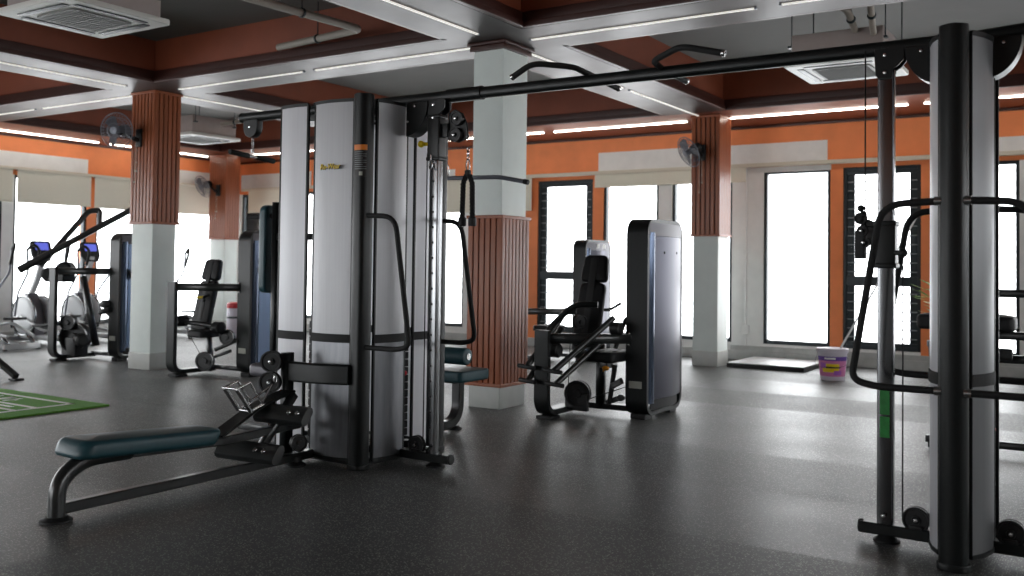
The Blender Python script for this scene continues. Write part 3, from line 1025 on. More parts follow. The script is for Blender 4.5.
def carabiner(mb, c, h=.085, w=.022, ax=(0, 1, 0)):
    c = Vector(c)
    u = Vector((1, 0, 0)) if abs(Vector(ax).y) > .5 else Vector((0, 1, 0))
    pts = [c + u * (w * math.cos(t)) + Vector((0, 0, h / 2 * math.sin(t))) for t in [2 * PI * k / 18 for k in range(18)]]
    mb.sweep(pts, [(.0045 * math.cos(2 * PI * q / 8), .0045 * math.sin(2 * PI * q / 8)) for q in range(8)], side=Vector(ax), closed=True)

# short straight bar on its chain
sb = thing('pulldown_bar', 'short black straight bar hanging on a chain left of the tower', 'bar', (-5.63, 5.0, 2.11))
m = MB(); chain(m, (-5.63, 5.0, 2.262), (-5.63, 5.0, 2.16)); carabiner(m, (-5.63, 5.0, 2.15), .06, .014); W(m, 'chain', M['bolt'], sb)
m = MB(); m.cyl((-5.63, 4.78, 2.135), (-5.63, 4.965, 2.12), .02, 14, bev=.005); m.cyl((-5.63, 5.035, 2.12), (-5.63, 5.22, 2.105), .02, 14, bev=.005)
W(m, 'grip', M['foam'], sb)
m = MB(); m.cyl((-5.63, 4.96, 2.12), (-5.63, 5.04, 2.12), .014, 12); m.ring((-5.63, 5.0, 2.14), .012, .004, (1, 0, 0), 14); W(m, 'swivel', M['bolt'], sb)

# long lat bar
lb = thing('lat_pulldown_bar', 'long grey bent bar hanging in front of the white pillar', 'bar', (-4.46, 5.93, 1.99))
m = MB()
m.tube([(-5.16, 5.93, 1.93), (-4.96, 5.93, 1.985), (-4.46, 5.93, 1.985), (-3.97, 5.93, 1.975), (-3.71, 5.93, 1.925)], .0165, fil=.05, n=12)
W(m, 'bar', M['plastic_grey'], lb)
m = MB(); carabiner(m, (-4.46, 5.93, 2.045), .09, .018); W(m, 'carabiner', M['bolt'], lb)
m = MB(); m.cyl((-3.75, 5.93, 1.933), (-3.708, 5.93, 1.9245), .02, 12, bev=.004); W(m, 'end_cap', M['rubber'], lb)
m = MB(); m.cyl((-4.46, 5.93, 2.09), (-4.46, 5.93, 2.278), .0045, 8); W(m, 'cable', M['rubber'], lb)

# triceps rope
rp = thing('triceps_rope', 'black twisted rope with two rubber ends hanging from the adjustable pulley', 'rope handle', (-3.545, 4.92, 1.86))
m = MB()
for sgn, bot in ((-1, 1.61), (1, 1.60)):
    for ph in (0, 2 * PI / 3, 4 * PI / 3):
        pts = []
        for k in range(60):
            t = k / 59
            z = 1.885 - t * (1.885 - bot)
            cx = -3.535 + sgn * (.012 + .022 * min(1, t * 5)) + sgn * .006 * t
            a_ = ph + t * 26
            pts.append((cx + .0105 * math.cos(a_), 4.92 + .0105 * math.sin(a_), z))
        m.tube(pts, .0078, n=7)
W(m, 'rope', M['foam'], rp)
for sgn in (-1, 1):
    m = MB(); cx = -3.535 + sgn * .04
    m.lathe((cx, 4.92, 1.555), [(.022, 0), (.027, .006), (.027, .05), (.018, .06)], 18)
    W(m, 'rubber_end', M['rubber'], rp)
m = MB(); m.box((-3.553, 4.905, 1.875), (-3.517, 4.935, 1.915), .008); W(m, 'rope_head', M['rubber'], rp)
m = MB(); carabiner(m, (-3.535, 4.92, 1.945), .075, .014); chain(m, (-3.535, 4.92, 2.06), (-3.535, 4.92, 1.98)); W(m, 'carabiner', M['bolt'], rp)
m = MB(); carabiner(m, (-3.79, 4.86, 1.955), .06, .013); m.cyl((-3.79, 4.86, 1.985), (-3.79, 4.86, 2.02), .004, 8)
W(m, 'spare_carabiner', M['bolt'], lt)

# ---- north station: lat pulldown seat on a curved pedestal
m = MB()
m.bar([(-4.52, 5.38, .05), (-4.50, 6.17, .05), (-4.50, 6.17, .40)], .08, .07, side=(1, 0, 0), fil=.2)
m.box((-4.56, 5.96, .385), (-4.38, 6.2, .405), .004)
m.bar([(-4.5, 5.9, .39), (-4.5, 5.9, .66)], .05, .05, side=(1, 0, 0))
W(m, 'seat_pedestal', M['satin'], lt)
m = MB(); m.lathe((-4.5, 6.13, 0), [(.06, 0), (.06, .008), (.04, .02), (.03, .03)], 22); W(m, 'levelling_foot', M['rubber'], lt)
m = MB(); m.cushion((-.19, -.2, .19, .2, .05, 5), (-4.44, 6.07, .405), (1, 0, 0), (0, 1, 0), (0, 0, .085), .018); W(m, 'seat_pad', M['pad'], lt)
m = MB(); m.cyl((-4.76, 5.93, .605), (-4.235, 5.93, .605), .066, 24, bev=.014); rl = W(m, 'thigh_roller', M['pad'], lt)
m = MB(); m.cyl((-4.235, 5.93, .605), (-4.225, 5.93, .605), .026, 16); W(m, 'roller_cap', M['bolt'], lt, par=rl)

# ---- west station: dip and knee-raise frame with back pad
m = MB()
m.cushion((-.07, 0, .07, .66, .05, 5), (-5.40, 5.0, 1.08), (0, 1, 0), (0, 0, 1), (-.07, 0, 0), .018); W(m, 'back_pad', M['pad'], lt)
m = MB()
m.bar([(-5.35, 5.0, .04), (-5.35, 5.0, 1.76)], .06, .05, side=(0, 1, 0))
m.bar([(-5.0, 5.0, 1.5), (-5.33, 5.0, 1.5)], .05, .05, side=(0, 1, 0)); m.bar([(-5.0, 5.0, .06), (-5.7, 5.0, .06)], .06, .05, side=(0, 1, 0))
W(m, 'back_pad_upright', M['black'], lt)
m = MB(); m.tube([(-5.36, 5.0, 1.66), (-5.62, 4.97, 1.65)], .02, n=12); W(m, 'hand_peg', M['foam'], lt)
m = MB(); m.cushion((-.16, -.15, .16, .15, .05, 5), (-5.16, 4.86, .49), (1, 0, 0), (0, 1, 0), (0, 0, .09), .03); W(m, 'seat_pad', M['cap'], lt)
m = MB(); m.bar([(-5.16, 4.92, .07), (-5.16, 4.92, .49)], .05, .05, side=(1, 0, 0)); W(m, 'seat_post', M['black'], lt)

# ---- south station: low row
arm = MB()
arm.bar([(LX - .03, 4.50, .60), (-4.32, 4.43, .60), (-4.62, 4.42, .60)], .045, .13, side=(0, 1, 0), fil=.14, c=.012)
W(arm, 'curved_arm', M['black'], lt)
m = MB()
m.bar([(-4.605, 4.42, .05), (-4.605, 4.42, .72)], .06, .07, side=(1, 0, 0))
W(m, 'pulley_column', M['black'], lt)
for z, yy in ((.665, 4.34), (.53, 4.33)):
    p = MB(); pulley(p, (-4.665, yy, z), .070, (.45, -.9, 0), .04); q = W(p, 'low_pulley', M['dark_steel'], lt)
    b = MB(); bolt(b, (-4.653, yy - .026, z), (.45, -.9, 0), .013); W(b, 'bolt', M['bolt'], lt, par=q)
p = MB(); pulley(p, (-4.47, 4.40, .15), .055, (1, -.4, 0), .03); W(p, 'low_pulley', M['dark_steel'], lt)
# floor bar, front leg and seat rail form one bent frame
m = MB()
m.tube([(-4.49, 2.77, .012), (-4.50, 2.78, .20), (-4.51, 2.93, .285), (-4.52, 3.2, .28)], .042, fil=.13, n=18, r2=.05)
m.bar([(-4.53, 3.05, .275), (-4.51, 3.8, .245), (-4.50, 4.42, .265)], .055, .05, side=(1, 0, 0))
m.bar([(-4.49, 2.80, .06), (-4.50, 4.56, .06)], .055, .055, side=(1, 0, 0))
fr = W(m, 'bench_frame', M['satin'], lt)
m = MB(); m.lathe((-4.49, 2.77, 0), [(.078, 0), (.078, .01), (.06, .02), (.05, .026)], 28)
W(m, 'foot_plate', M['rubber'], lt)
m = MB(); m.lathe((-4.50, 4.40, 0), [(.07, 0), (.07, .01), (.045, .03), (.04, .06)], 24)
W(m, 'foot_plate', M['rubber'], lt)
m = MB()
m.cushion((0, -.15, .87, .15, .075, 7), (-4.525, 2.82, .30), (.035, .999, -.055), (1, -.02, 0), (0, .04, .092), .034, taper=.12)
W(m, 'bench_pad', M['pad'], lt)
# foot rests, two tilted rolled plates
for cx, cy, cz in ((-4.45, 3.97, .16), (-4.38, 4.17, .365)):
    m = MB()
    cross = [(-.075, -.012), (-.06, -.03), (-.02, -.034), (.05, -.03), (.085, -.012), (.09, .012), (.07, .03), (.0, .034), (-.05, .028), (-.075, .01)]
    L_ = .23 if cz < .2 else .19
    m.sweep([(cx - L_, cy - .02, cz), (cx + L_, cy + .02, cz)], [(a_ * .78, b_ * 1.0) for a_, b_ in cross], side=(0, .62, .78))
    q = W(m, 'foot_rest', M['satin'], lt)
    b = MB()
    for dx in (.09, .16):
        bolt(b, (cx + dx, cy - .030, cz + .026), (0, -.78, .62), .015, .014)
    W(b, 'bolt', M['bolt'], lt, par=q)
m = MB(); m.bar([(-4.5, 4.02, .06), (-4.5, 4.38, .46)], .05, .05, side=(1, 0, 0)); m.bar([(-4.55, 3.98, .13), (-4.42, 4.02, .16)], .04, .04, side=(0, 1, 0)); m.bar([(-4.42, 4.18, .36), (-4.5, 4.3, .38)], .04, .04, side=(0, 0, 1)); W(m, 'foot_rest_brace', M['satin'], lt)
# sloping handle rest plate
m = MB()
m.bar([(-4.545, 3.80, .27), (-4.545, 4.12, .42), (-4.57, 4.40, .475)], .12, .018, side=(1, 0, 0), fil=.08)
W(m, 'handle_rest', M['black'], lt)

# close-grip row handle resting on the plate
rh = thing('row_handle', 'chrome double-bar close grip handle resting above the bench rail', 'handle', (-4.55, 4.0, .42))
m = MB()
for sgn in (-1, 1):
    o_ = Vector((-4.53 + sgn * .055, 4.0, .40))
    up = Vector((0, -.13, .17)) * .85
    m.tube([o_, o_ + up], .0145, n=12)
    q = o_ + up
    m.tube([q, q + Vector((-.002 * sgn, .10, .03))], .0085, n=10)
    m.tube([o_, o_ + Vector((0, .10, .03))], .0085, n=10)
    m.tube([o_ + Vector((0, .10, .03)), q + Vector((0, .10, .03))], .008, n=10)
m.tube([(-4.60, 3.89, .545), (-4.46, 3.89, .545)], .009, n=10)
m.tube([(-4.60, 4.0, .40), (-4.46, 4.0, .40)], .009, n=10)
W(m, 'grip_bar', M['bolt'], rh)
m = MB()
m.tube([(-4.585, 4.09, .44), (-4.56, 4.25, .53)], .007, n=8); m.tube([(-4.475, 4.09, .44), (-4.56, 4.25, .53)], .007, n=8)
carabiner(m, (-4.565, 4.28, .565), .05, .012, (1, 0, 0)); W(m, 'yoke', M['bolt'], rh)

# ---------------------------------------------------------------- right tower
RX, RY = -.64, 4.58
rt = thing('cable_crossover_tower', 'tall black and silver cable crossover tower at the right with bent grip loops', 'gym machine', (RX, 4.92, 0))
post(rt, RX, RY)
post(rt, RX, 5.18)
for s in (-1, 1):
    cover(rt, [(RX + s * .062, RY + .04), (RX + s * .10, RY + .11), (RX + s * .125, RY + .20), (RX + s * .125, RY + .28)], kind='mid' if s > 0 else 'white_panel')  # left front cover paler: window reflection put into its colour
    cover(rt, [(RX + s * .125, 5.02), (RX + s * .115, 5.10), (RX + s * .07, 5.16)], band=False, kind='mid')
b = MB()
b.box((RX - .05, RY + .05, 2.34), (RX + .05, 5.2, 2.385), .008); W(b, 'top_plate', M['black'], rt)
b = MB(); b.box((RX - .05, RY + .05, .02), (RX + .05, 5.2, .07), .008); W(b, 'bottom_plate', M['black'], rt)
weight_stack(rt, RX, 4.92, (0, 1, 0))
base = crossover_side(rt, RX, -1, 1.43, -.98, tape=True, foot_x=.455, y=4.86)
crossover_side(rt, RX, 1, 1.9, RX + .42, tape=None, y=4.86)
for s in (-1, 1):
    grip_loop(rt, RX, 4.55, s)
    grip_loop(rt, RX, 5.2, s)
# right-hand outrigger arm curving out over the aisle
m = MB()
m.tube([(RX, BY, BZ), (RX + .32, BY, BZ + .02), (RX + .52, BY - .02, BZ - .06), (RX + .62, BY - .05, BZ - .22)], .036, fil=.14, n=14)
W(m, 'curved_arm', M['black'], rt)
m = MB(); pulley(m, (-1.01 - .09, 4.86, 1.56), .03, (0, 1, 0)); m.box((-1.125, 4.835, 1.36), (-1.075, 4.885, 1.50), .008)
for k in range(3):
    m.ball((-1.10 + .012 * (k % 2), 4.86, 1.58 + .03 * k - .03), .018, 10)
W(m, 'cable_stop', M['rubber'], rt)

# ---------------------------------------------------------------- crossover beam and chin-up handles
cbm = thing('crossover_beam', 'long black overhead beam joining the two cable towers with bent chin-up handles', 'beam', (-2.4, BY, BZ))
m = MB()
m.sweep([(-4.90, BY, BZ), (RX - .05, BY, BZ)], oval(0, 0, .032, .036, 20), side=(0, 1, 0))
W(m, 'crossbar', M['black'], cbm)
m = MB()
m.sweep([(-3.72, BY, BZ), (-3.45, BY, BZ)], oval(0, 0, .040, .044, 20), side=(0, 1, 0))
W(m, 'joint_sleeve', M['black'], cbm)
for pts in ([(-2.66, 5.29, 2.42), (-2.69, 4.97, 2.455), (-2.66, 4.72, 2.45), (-2.86, 4.60, 2.47), (-2.99, 4.60, 2.405)],
            [(-2.20, 5.27, 2.42), (-2.22, 4.97, 2.44), (-2.16, 4.72, 2.43), (-1.95, 4.60, 2.462), (-1.72, 4.60, 2.40)]):
    m = MB(); m.tube(pts, .0175, fil=.06, n=12)
    h = W(m, 'chin_up_handle', M['foam'], cbm)
    c = MB()
    for p, q in ((pts[0], pts[1]), (pts[-1], pts[-2])):
        p, q = Vector(p), Vector(q); d = (p - q).normalized()
        c.cyl(p - d * .004, p + d * .014, .019, 14, bev=.003)
    W(c, 'end_cap', M['bolt'], cbm, par=h)

# ---------------------------------------------------------------- selectorised machines
def tower(root, h=1.71, panel='grey_panel', top_label=False):
    """weight tower in local space: x -.2..0, y 0..0.76; the panel faces +x"""
    D = .76
    fr = MB()
    path = rounded_rect(.02, .055, D - .02, h, .11, 7)
    pts = [Vector((-.10, a, b)) for a, b in path]
    fr.sweep(pts, [(-.10, -.018), (.10, -.018), (.10, .018), (-.10, .018)], side=(1, 0, 0), closed=True)
    frame = fr.build('tower_frame', M['black'], root)
    cp = MB()
    n = 10
    def bulge(y0, y1, k):
        return [(y0 + (y1 - y0) * i / k, .012 + .035 * math.sin(PI * i / k)) for i in range(k + 1)]
    def sheet(mb, y0, y1, z0, z1, k=12, lift=0.0):
        pl = [(x - .02 + lift, y) for y, x in bulge(y0, y1, k)]
        mb.strip(pl, z0, z1, .012)
    g = MB()
    g.slot(0); sheet(g, .15, D - .035, .17, h - .13)
    g.slot(1); sheet(g, .035, .145, .14, h - .10, 5, -.008)
    pn = g.build('side_panel', [M[panel], M['smoke']], root)
    c = MB(); sheet(c, .04, D - .04, h - .128, h - .018, 12, .004)
    c.box((-.19, .06, h - .06), (-.012, D - .06, h - .022), .006)
    c.build('top_cap', M['cap'], root)
    lo = MB(); sheet(lo, .10, D - .10, .085, .168, 12, -.004)
    lo.build('kick_panel', M['padblack'], root)
    bk = MB(); bk.box((-.185, .045, .09), (-.17, D - .045, h - .04), .004); bk.build('inner_panel', M[panel], root)
    ft = MB()
    for y in (.07, D - .16):
        ft.box((-.17, y - .03, 0), (-.03, y + .11, .048), .008)
    ft.build('rubber_foot', M['rubber'], root)
    lb = MB(); lb.box((-.165, -.0012, .27), (-.045, .0008, .33)); lb.build('rating_plate', M['label_cream'], root)
    b = MB()
    for yy in (.30, .56):
        b.lathe((.022, yy, h - .27), [(.012, 0), (.012, .006), (.001, .008)], 12, (1, 0, 0))
    b.build('screw', M['padblack'], root)
    if top_label:
        t = MB(); t.box((.03, .26, h - .10), (.036, .52, h - .045), .002); t.build('name_label', M['label_white'], root)
        t = MB(); t.box((.025, .36, .2), (.032, .46, h - .13), .002); t.build('centre_strip', M['cap'], root)

def loop_frame(root, h=.76, x=-.76, yf=-.46, rail_z=.69):
    m = MB()
    m.bar([(x, yf, h), (x, yf, .055), (x, .12, .055)], .14, .05, side=(1, 0, 0), fil=.13)
    m.bar([(x + .03, .10, .075), (-.12, .14, .075)], .05, .06, side=(0, 0, 1))
    o = m.build('loop_frame', M['black'], root)
    m = MB(); m.bar([(x + .05, yf + .03, rail_z), (-.16, .03, rail_z)], .085, .06, side=(0, 0, 1), c=.014); m.build('side_rail', M['satin'], root)
    m = MB(); m.box((x - .06, yf + .0, 0), (x + .09, yf + .16, .03), .008); m.build('rubber_foot', M['rubber'], root)
    b = MB(); bolt(b, (-.165, -.005, rail_z + .05), (0, -1, 0), .012); bolt(b, (-.165, -.005, rail_z - .05), (0, -1, 0), .012); b.build('bolt', M['bolt'], root)

def back_pad(root, x, y, zb, zt, lean, w=.30, seam=True):
    """upright pad seen from its front, leaning back (+y) by lean over its height; split in head and body"""
    H = zt - zb
    up = Vector((0, lean, H)).normalized(); nr = Vector((0, -up.z, up.y))
    L_ = Vector((0, lean, H)).length
    body = L_ * .70
    m = MB()
    def pad(z0, z1, w0, w1, mb):
        r = .05
        mb.cushion((z0, -w0 / 2, z1, w0 / 2, r, 5), Vector((x, y, zb)), up, (1, 0, 0), nr * .075, .026, taper=1 - w1 / w0)
    pad(0, body - .004, w * 1.05, w * 1.0, m); pad(body + .004, L_, w * 1.08, w * .9, m)
    m.build('back_pad', M['padblack'], root)
    s = MB()
    s.prism([(-.035, .04), (.035, .04), (.035, L_ - .03), (-.035, L_ - .03)], Vector((x, y, zb)) + nr * .076, (1, 0, 0), up, nr * .010, bev=.003)
    s.build('pad_seam_strip', M['rubber'], root)
    f = MB(); f.bar([Vector((x, y, zb)) - nr * .03, Vector((x, y, zb)) + up * (L_ * .8) - nr * .03], .06, .05, side=(1, 0, 0)); f.build('pad_post', M['black'], root)

# machine A: leg press style machine right of the pillar
ma = thing('leg_extension_machine', 'black selectorised machine with silver side tower between the white pillar and the right column', 'gym machine', (-3.43, 7.42, 0))
tower(ma, 1.71); loop_frame(ma)
back_pad(ma, -.61, .06, .58, 1.40, .22, .25)
m = MB(); m.cushion((-.15, -.2, .15, .2, .05, 5), (-.36, -.02, .49), (1, 0, 0), (0, 1, 0), (0, .01, .09), .025); m.build('seat_pad', M['padblack'], ma)
m = MB(); m.bar([(-.50, .12, .06), (-.50, .12, .62)], .07, .07, side=(1, 0, 0)); m.bar([(-.5, .12, .44), (-.34, -.02, .46)], .06, .05, side=(0, 0, 1)); m.build('seat_post', M['black'], ma)
m = MB(); pulley(m, (-.60, -.12, .20), .115, (.3, -1, 0), .06); m.box((-.72, -.14, .05), (-.5, -.09, .20), .01); m.build('base_pulley_cover', M['dark_steel'], ma)
for (x0, y0, z0), (x1, y1, z1) in (((-.28, -.07, .87), (-.62, -.52, .42)), ((-.36, -.07, .69), (-.60, -.52, .31)), ((-.75, -.07, .92), (-.88, -.52, .44)), ((-.80, -.07, .76), (-.87, -.52, .32))):
    m = MB(); m.tube([(x0, y0, z0), (x1, y1, z1)], .026, n=14)
    l = m.build('lever_arm', M['satin'], ma)
    q = MB(); q.cyl((x1 - .09, y1 + .01, z1 + .01), (x1 + .09, y1 - .01, z1 + .0), .019, 14, bev=.004); q.build('roller_peg', M['rubber'], l)
m = MB(); m.tube([(-.41, -.12, .98), (-.60, -.2, .98), (-.80, -.26, .78), (-.86, -.40, .6)], .026, fil=.09, n=12); m.tube([(-.30, .0, .60), (-.25, .10, .86), (-.22, .30, .87)], .02, fil=.05, n=12); m.build('hand_lever', M['black'], ma)
m = MB(); pulley(m, (-.62, -.06, .82), .062, (1, -.5, 0), .05); m.lathe((-.74, -.30, .58), [(.05, -.06), (.062, -.05), (.062, .05), (.05, .06)], 20, (1, 0, 0)); m.lathe((-.24, -.10, .78), [(.045, -.05), (.055, -.04), (.055, .04), (.045, .05)], 20, (1, 0, 0)); m.build('cam', M['dark_steel'], ma)
m = MB(); m.bar([(-.33, .0, .27), (-.22, -.03, .33)], .05, .035, side=(0, 0, 1)); m.bar([(-.40, .05, .12), (-.24, .0, .18)], .045, .035, side=(0, 0, 1)); m.bar([(-.36, .02, .12), (-.30, .0, .46)], .04, .03, side=(1, 0, 0)); m.lathe((-.24, .0, .18), [(.024, -.03), (.03, -.02), (.03, .02), (.024, .03)], 16, (0, 1, 0)); m.build('seat_adjuster', M['satin'], ma)
m = MB(); m.ball((-.36, -.06, .43), .026, 12, (1.3, 1, .8)); m.cyl((-.40, -.03, .40), (-.36, -.05, .43), .008, 8); o = m.build('adjuster_knob', M['amber'], ma); o['label'] = 'small amber adjuster knob'
m = MB(); m.cyl((-.55, -.06, .14), (-.14, .06, .30), .004, 6); m.cyl((-.68, -.15, .24), (-.66, -.15, .75), .004, 6); m.build('cable', M['rubber'], ma)

# machine B: behind it by the windows
mb_ = thing('chest_press_machine', 'black selectorised machine with a white name label on top, farthest one by the louvre window', 'gym machine', (-6.22, 11.45, 0))
tower(mb_, 1.67, top_label=True); loop_frame(mb_, .8)
m = MB(); m.cushion((-.16, -.2, .16, .2, .05, 5), (-.5, -.12, .42), (1, 0, 0), (0, 1, 0), (0, .01, .08), .02); m.build('seat_pad', M['padblack'], mb_)
m = MB(); m.bar([(-.5, .0, .06), (-.5, .0, .43)], .07, .07, side=(1, 0, 0)); m.bar([(-.12, .3, .06), (.35, .3, .06)], .05, .05, side=(0, 1, 0)); m.build('seat_post', M['black'], mb_)
m = MB(); m.tube([(-.2, .3, .72), (.25, .25, .72), (.42, .25, .82)], .022, fil=.06); m.build('hand_lever', M['foam'], mb_)

# machine C: left centre with an upright seat
mc = thing('shoulder_press_machine', 'black selectorised machine with an upright black seat just right of the nearer slatted column', 'gym machine', (-8.36, 7.42, 0))
tower(mc, 1.66, 'blue_panel'); loop_frame(mc, 1.08, -.75, -.46, 1.02)
back_pad(mc, -.72, -.06, .50, 1.33, .20, .28)
m = MB(); m.cushion((-.14, -.15, .14, .15, .05, 5), (-.62, -.12, .44), (1, 0, 0), (0, 1, 0), (0, .01, .08), .022); m.build('seat_pad', M['padblack'], mc)
m = MB(); m.bar([(-.62, .0, .06), (-.66, -.02, .50)], .06, .06, side=(1, 0, 0)); m.bar([(-.60, .03, .09), (-.15, .05, .09)], .05, .05, side=(0, 0, 1)); m.bar([(-.44, -.1, .30), (-.18, .0, .42)], .045, .04, side=(0, 0, 1)); m.bar([(-.44, -.1, .22), (-.2, -.08, .30)], .035, .03, side=(0, 0, 1)); m.build('seat_post', M['satin'], mc)
m = MB(); m.tube([(-.74, -.30, .62), (-.38, -.18, .58)], .026, n=14); m.build('lever_arm', M['satin'], mc)
m = MB(); m.lathe((-.78, -.30, .625), [(.045, -.07), (.062, -.05), (.062, .05), (.045, .07)], 20, (.2, 1, 0)); m.lathe((-.32, -.16, .56), [(.05, -.06), (.07, -.05), (.07, .05), (.05, .06)], 20, (1, 0, 0)); m.build('leg_roller', M['padblack'], mc)
m = MB(); pulley(m, (-.56, -.14, .17), .105, (.5, -1, 0), .06); pulley(m, (-.30, -.05, .45), .085, (.5, -1, 0), .05); m.box((-.64, -.14, .05), (-.48, -.09, .18), .01); m.build('base_pulley_cover', M['dark_steel'], mc)
m = MB(); m.cyl((-.74, -.3, .58), (-.60, -.15, .2), .0035, 6); m.build('cable', M['rubber'], mc)
m = MB(); m.tube([(-.60, -.05, .93), (-.66, -.10, .90), (-.60, -.14, .86)], .016, fil=.03); m.build('hand_lever', M['foam'], mc)
m = MB(); m.cyl((-.66, -.10, .90), (-.74, -.12, .89), .016, 10); m.build('grip_tip', M['yellow'], mc)
m = MB(); m.lathe((.02, .22, 1.22), [(.03, 0), (.045, .01), (.045, .05), (.03, .06)], 16, (1, 0, 0)); m.lathe((.02, .22, 1.32), [(.02, 0), (.03, .01), (.03, .04), (.02, .05)], 14, (1, 0, 0)); m.build('side_knob', M['padblack'], mc)

# machine D: far left with long lever arms
md = thing('lever_row_machine', 'black selectorised machine with two long diagonal lever arms left of the nearer slatted column', 'gym machine', (-10.98, 7.55, 0))
tower(md, 1.66, 'blue_panel'); loop_frame(md, 1.22, -.70, -.46, 1.17)
for pts in ([(-1.50, -.42, 1.20), (-.56, .58, 2.03)], [(-1.40, -.24, 1.22), (-1.21, .34, 2.0), (-1.10, .44, 2.02), (-1.10, .44, 1.78)]):
    m = MB(); m.tube(pts, .042 if len(pts) == 2 else .038, fil=.05, n=14)
    a_ = m.build('lever_arm', M['satin'], md)
m = MB(); m.tube([(-1.53, -.45, 1.17), (-1.25, -.18, 1.40)], .052, n=14); m.build('counterweight_sleeve', M['rubber'], md)
m = MB()
m.lathe((-.98, -.12, 1.18), [(.08, -.10), (.11, -.08), (.11, .08), (.08, .10)], 20, (.6, -.8, 0)); m.lathe((-1.15, -.25, 1.12), [(.06, -.08), (.09, -.06), (.09, .06), (.06, .08)], 20, (.6, -.8, 0)); m.box((-1.2, -.3, 1.02), (-.75, -.12, 1.12), .02)
m.build('pivot_housing', M['padblack'], md)
m = MB(); pulley(m, (-.60, -.20, .30), .19, (.5, -1, 0), .12); pulley(m, (-.60, -.3, .50), .10, (.5, -1, 0), .08); m.lathe((-.38, -.26, .28), [(.06, -.09), (.085, -.07), (.085, .07), (.06, .09)], 20, (1, -.3, 0)); m.box((-.76, -.3, .05), (-.46, -.1, .3), .02); m.build('base_pulley_cover', M['dark_steel'], md)
m = MB(); m.bar([(-.46, -.2, 1.10), (-.30, -.1, .20)], .07, .07, side=(0, 1, 0)); m.bar([(-.6, .1, .08), (-.2, .1, .08)], .05, .05, side=(0, 0, 1)); m.build('seat_post', M['satin'], md)
m = MB(); m.cushion((-.12, -.14, .12, .14, .04, 5), (-.24, .08, .62), (1, 0, .2), (0, 1, 0), (0, .01, .07), .02); m.lathe((-.25, .02, .74), [(.04, -.10), (.055, -.08), (.055, .08), (.04, .10)], 18, (1, 0, 0)); m.build('seat_pad', M['padblack'], md)
m = MB(); m.lathe((.02, .22, 1.14), [(.05, 0), (.075, .01), (.075, .05), (.05, .06)], 16, (1, 0, 0)); m.build('side_knob', M['padblack'], md)

# ---------------------------------------------------------------- elliptical trainers (local: x forward)
def elliptical(label):
    e = thing('elliptical_trainer', label, 'elliptical trainer', (0, 0, 0), group='elliptical trainers along the left windows')
    m = MB()
    m.bar([(-.85, 0, .09), (.75, 0, .09)], .10, .07, side=(0, 1, 0)); m.bar([(-.82, -.27, .055), (-.82, .27, .055)], .08, .05, side=(0, 0, 1)); m.bar([(.65, -.28, .055), (.65, .28, .055)], .08, .05, side=(0, 0, 1))
    m.build('base_frame', M['plastic_light'], e)
    m = MB()
    for x in (-.82, .65):
        for y in (-.25, .25):
            m.lathe((x, y, 0), [(.03, 0), (.03, .02), (.02, .032)], 14)
    m.build('rubber_foot', M['rubber'], e)
    m = MB()
    for y in (-.12, .12):
        m.lathe((.36, y * 1.15, .43), [(.22, -.018), (.285, -.012), (.30, 0), (.285, .012), (.22, .018)], 36, (0, 1, 0))
    d = m.build('flywheel_disc', M['plastic_light'], e)
    m = MB()
    for y in (-.135, .135):
        m.ring((.36, y * 1.1, .43), .31, .014, (0, 1, 0), 36)
    m.build('disc_rim', M['chrome'], e, )
    m = MB()
    m.prism([(.16, .12), (.70, .12), (.74, .3), (.64, .60), (.46, .78), (.36, .78), (.26, .62), (.16, .35)], (0, -.09, 0), (1, 0, 0), (0, 0, 1), (0, .18, 0), bev=.03)
    m.build('drive_housing', M['cap'], e)
    m = MB(); m.bar([(.42, 0, .74), (.22, 0, 1.05), (.12, 0, 1.38)], .09, .06, side=(0, 1, 0), fil=.2); m.build('console_mast', M['plastic_light'], e)
    m = MB(); m.prism([(-.12, 0), (.12, 0), (.17, .10), (.17, .30), (.14, .33), (-.14, .33), (-.17, .30), (-.17, .10)], (.10, 0, 1.30), (0, 1, 0), (.28, 0, .96), (.05, 0, -.015), bev=.012)
    c = m.build('console', M['padblack'], e)
    m = MB(); m.prism(rounded_rect(-.11, .17, .11, .29, .015, 3), (.093, 0, 1.303), (0, 1, 0), (.28, 0, .96), (-.002, 0, .0006)); m.build('screen', M['screen'], c)
    for s in (-1, 1):
        m = MB(); y = s * .27
        m.tube([(.40, y, .42), (.32, y, .80), (.02, s * .30, 1.12), (.02, s * .33, 1.48), (-.10, s * .30, 1.56), (-.17, s * .24, 1.46), (-.08, s * .24, 1.22)], .017, fil=.08, n=10)
        a_ = m.build('swing_arm', M['plastic_grey'], e)
        m = MB(); m.tube([(.02, s * .33, 1.46), (-.10, s * .30, 1.56), (-.17, s * .24, 1.46), (-.09, s * .24, 1.24)], .022, fil=.06, n=10); m.build('hand_grip', M['foam'], a_)
        m = MB(); m.tube([(.42, s * .16, .34 + s * .08), (-.20, s * .22, .30 - s * .06), (-.78, s * .20, .20)], .022, fil=.1, n=10); m.build('pedal_rail', M['plastic_light'], e)
        m = MB(); m.prism(rounded_rect(-.20, -.075, .20, .075, .03, 4), (-.28, s * .22, .345 - s * .06), (1, 0, -.05), (0, 1, 0), (0, 0, .04), bev=.01); m.build('pedal', M['rubber'], e)
        m = MB(); m.tube([(.42, s * .13, .43), (.42 + .13 * s, s * .16, .38)], .02, n=10); m.build('crank', M['chrome'], e)
        m = MB(); m.bar([(-.80, s * .20, .09), (-.62, s * .20, .22)], .05, .04, side=(0, 1, 0)); m.build('rear_support', M['chrome'], e)
    return e
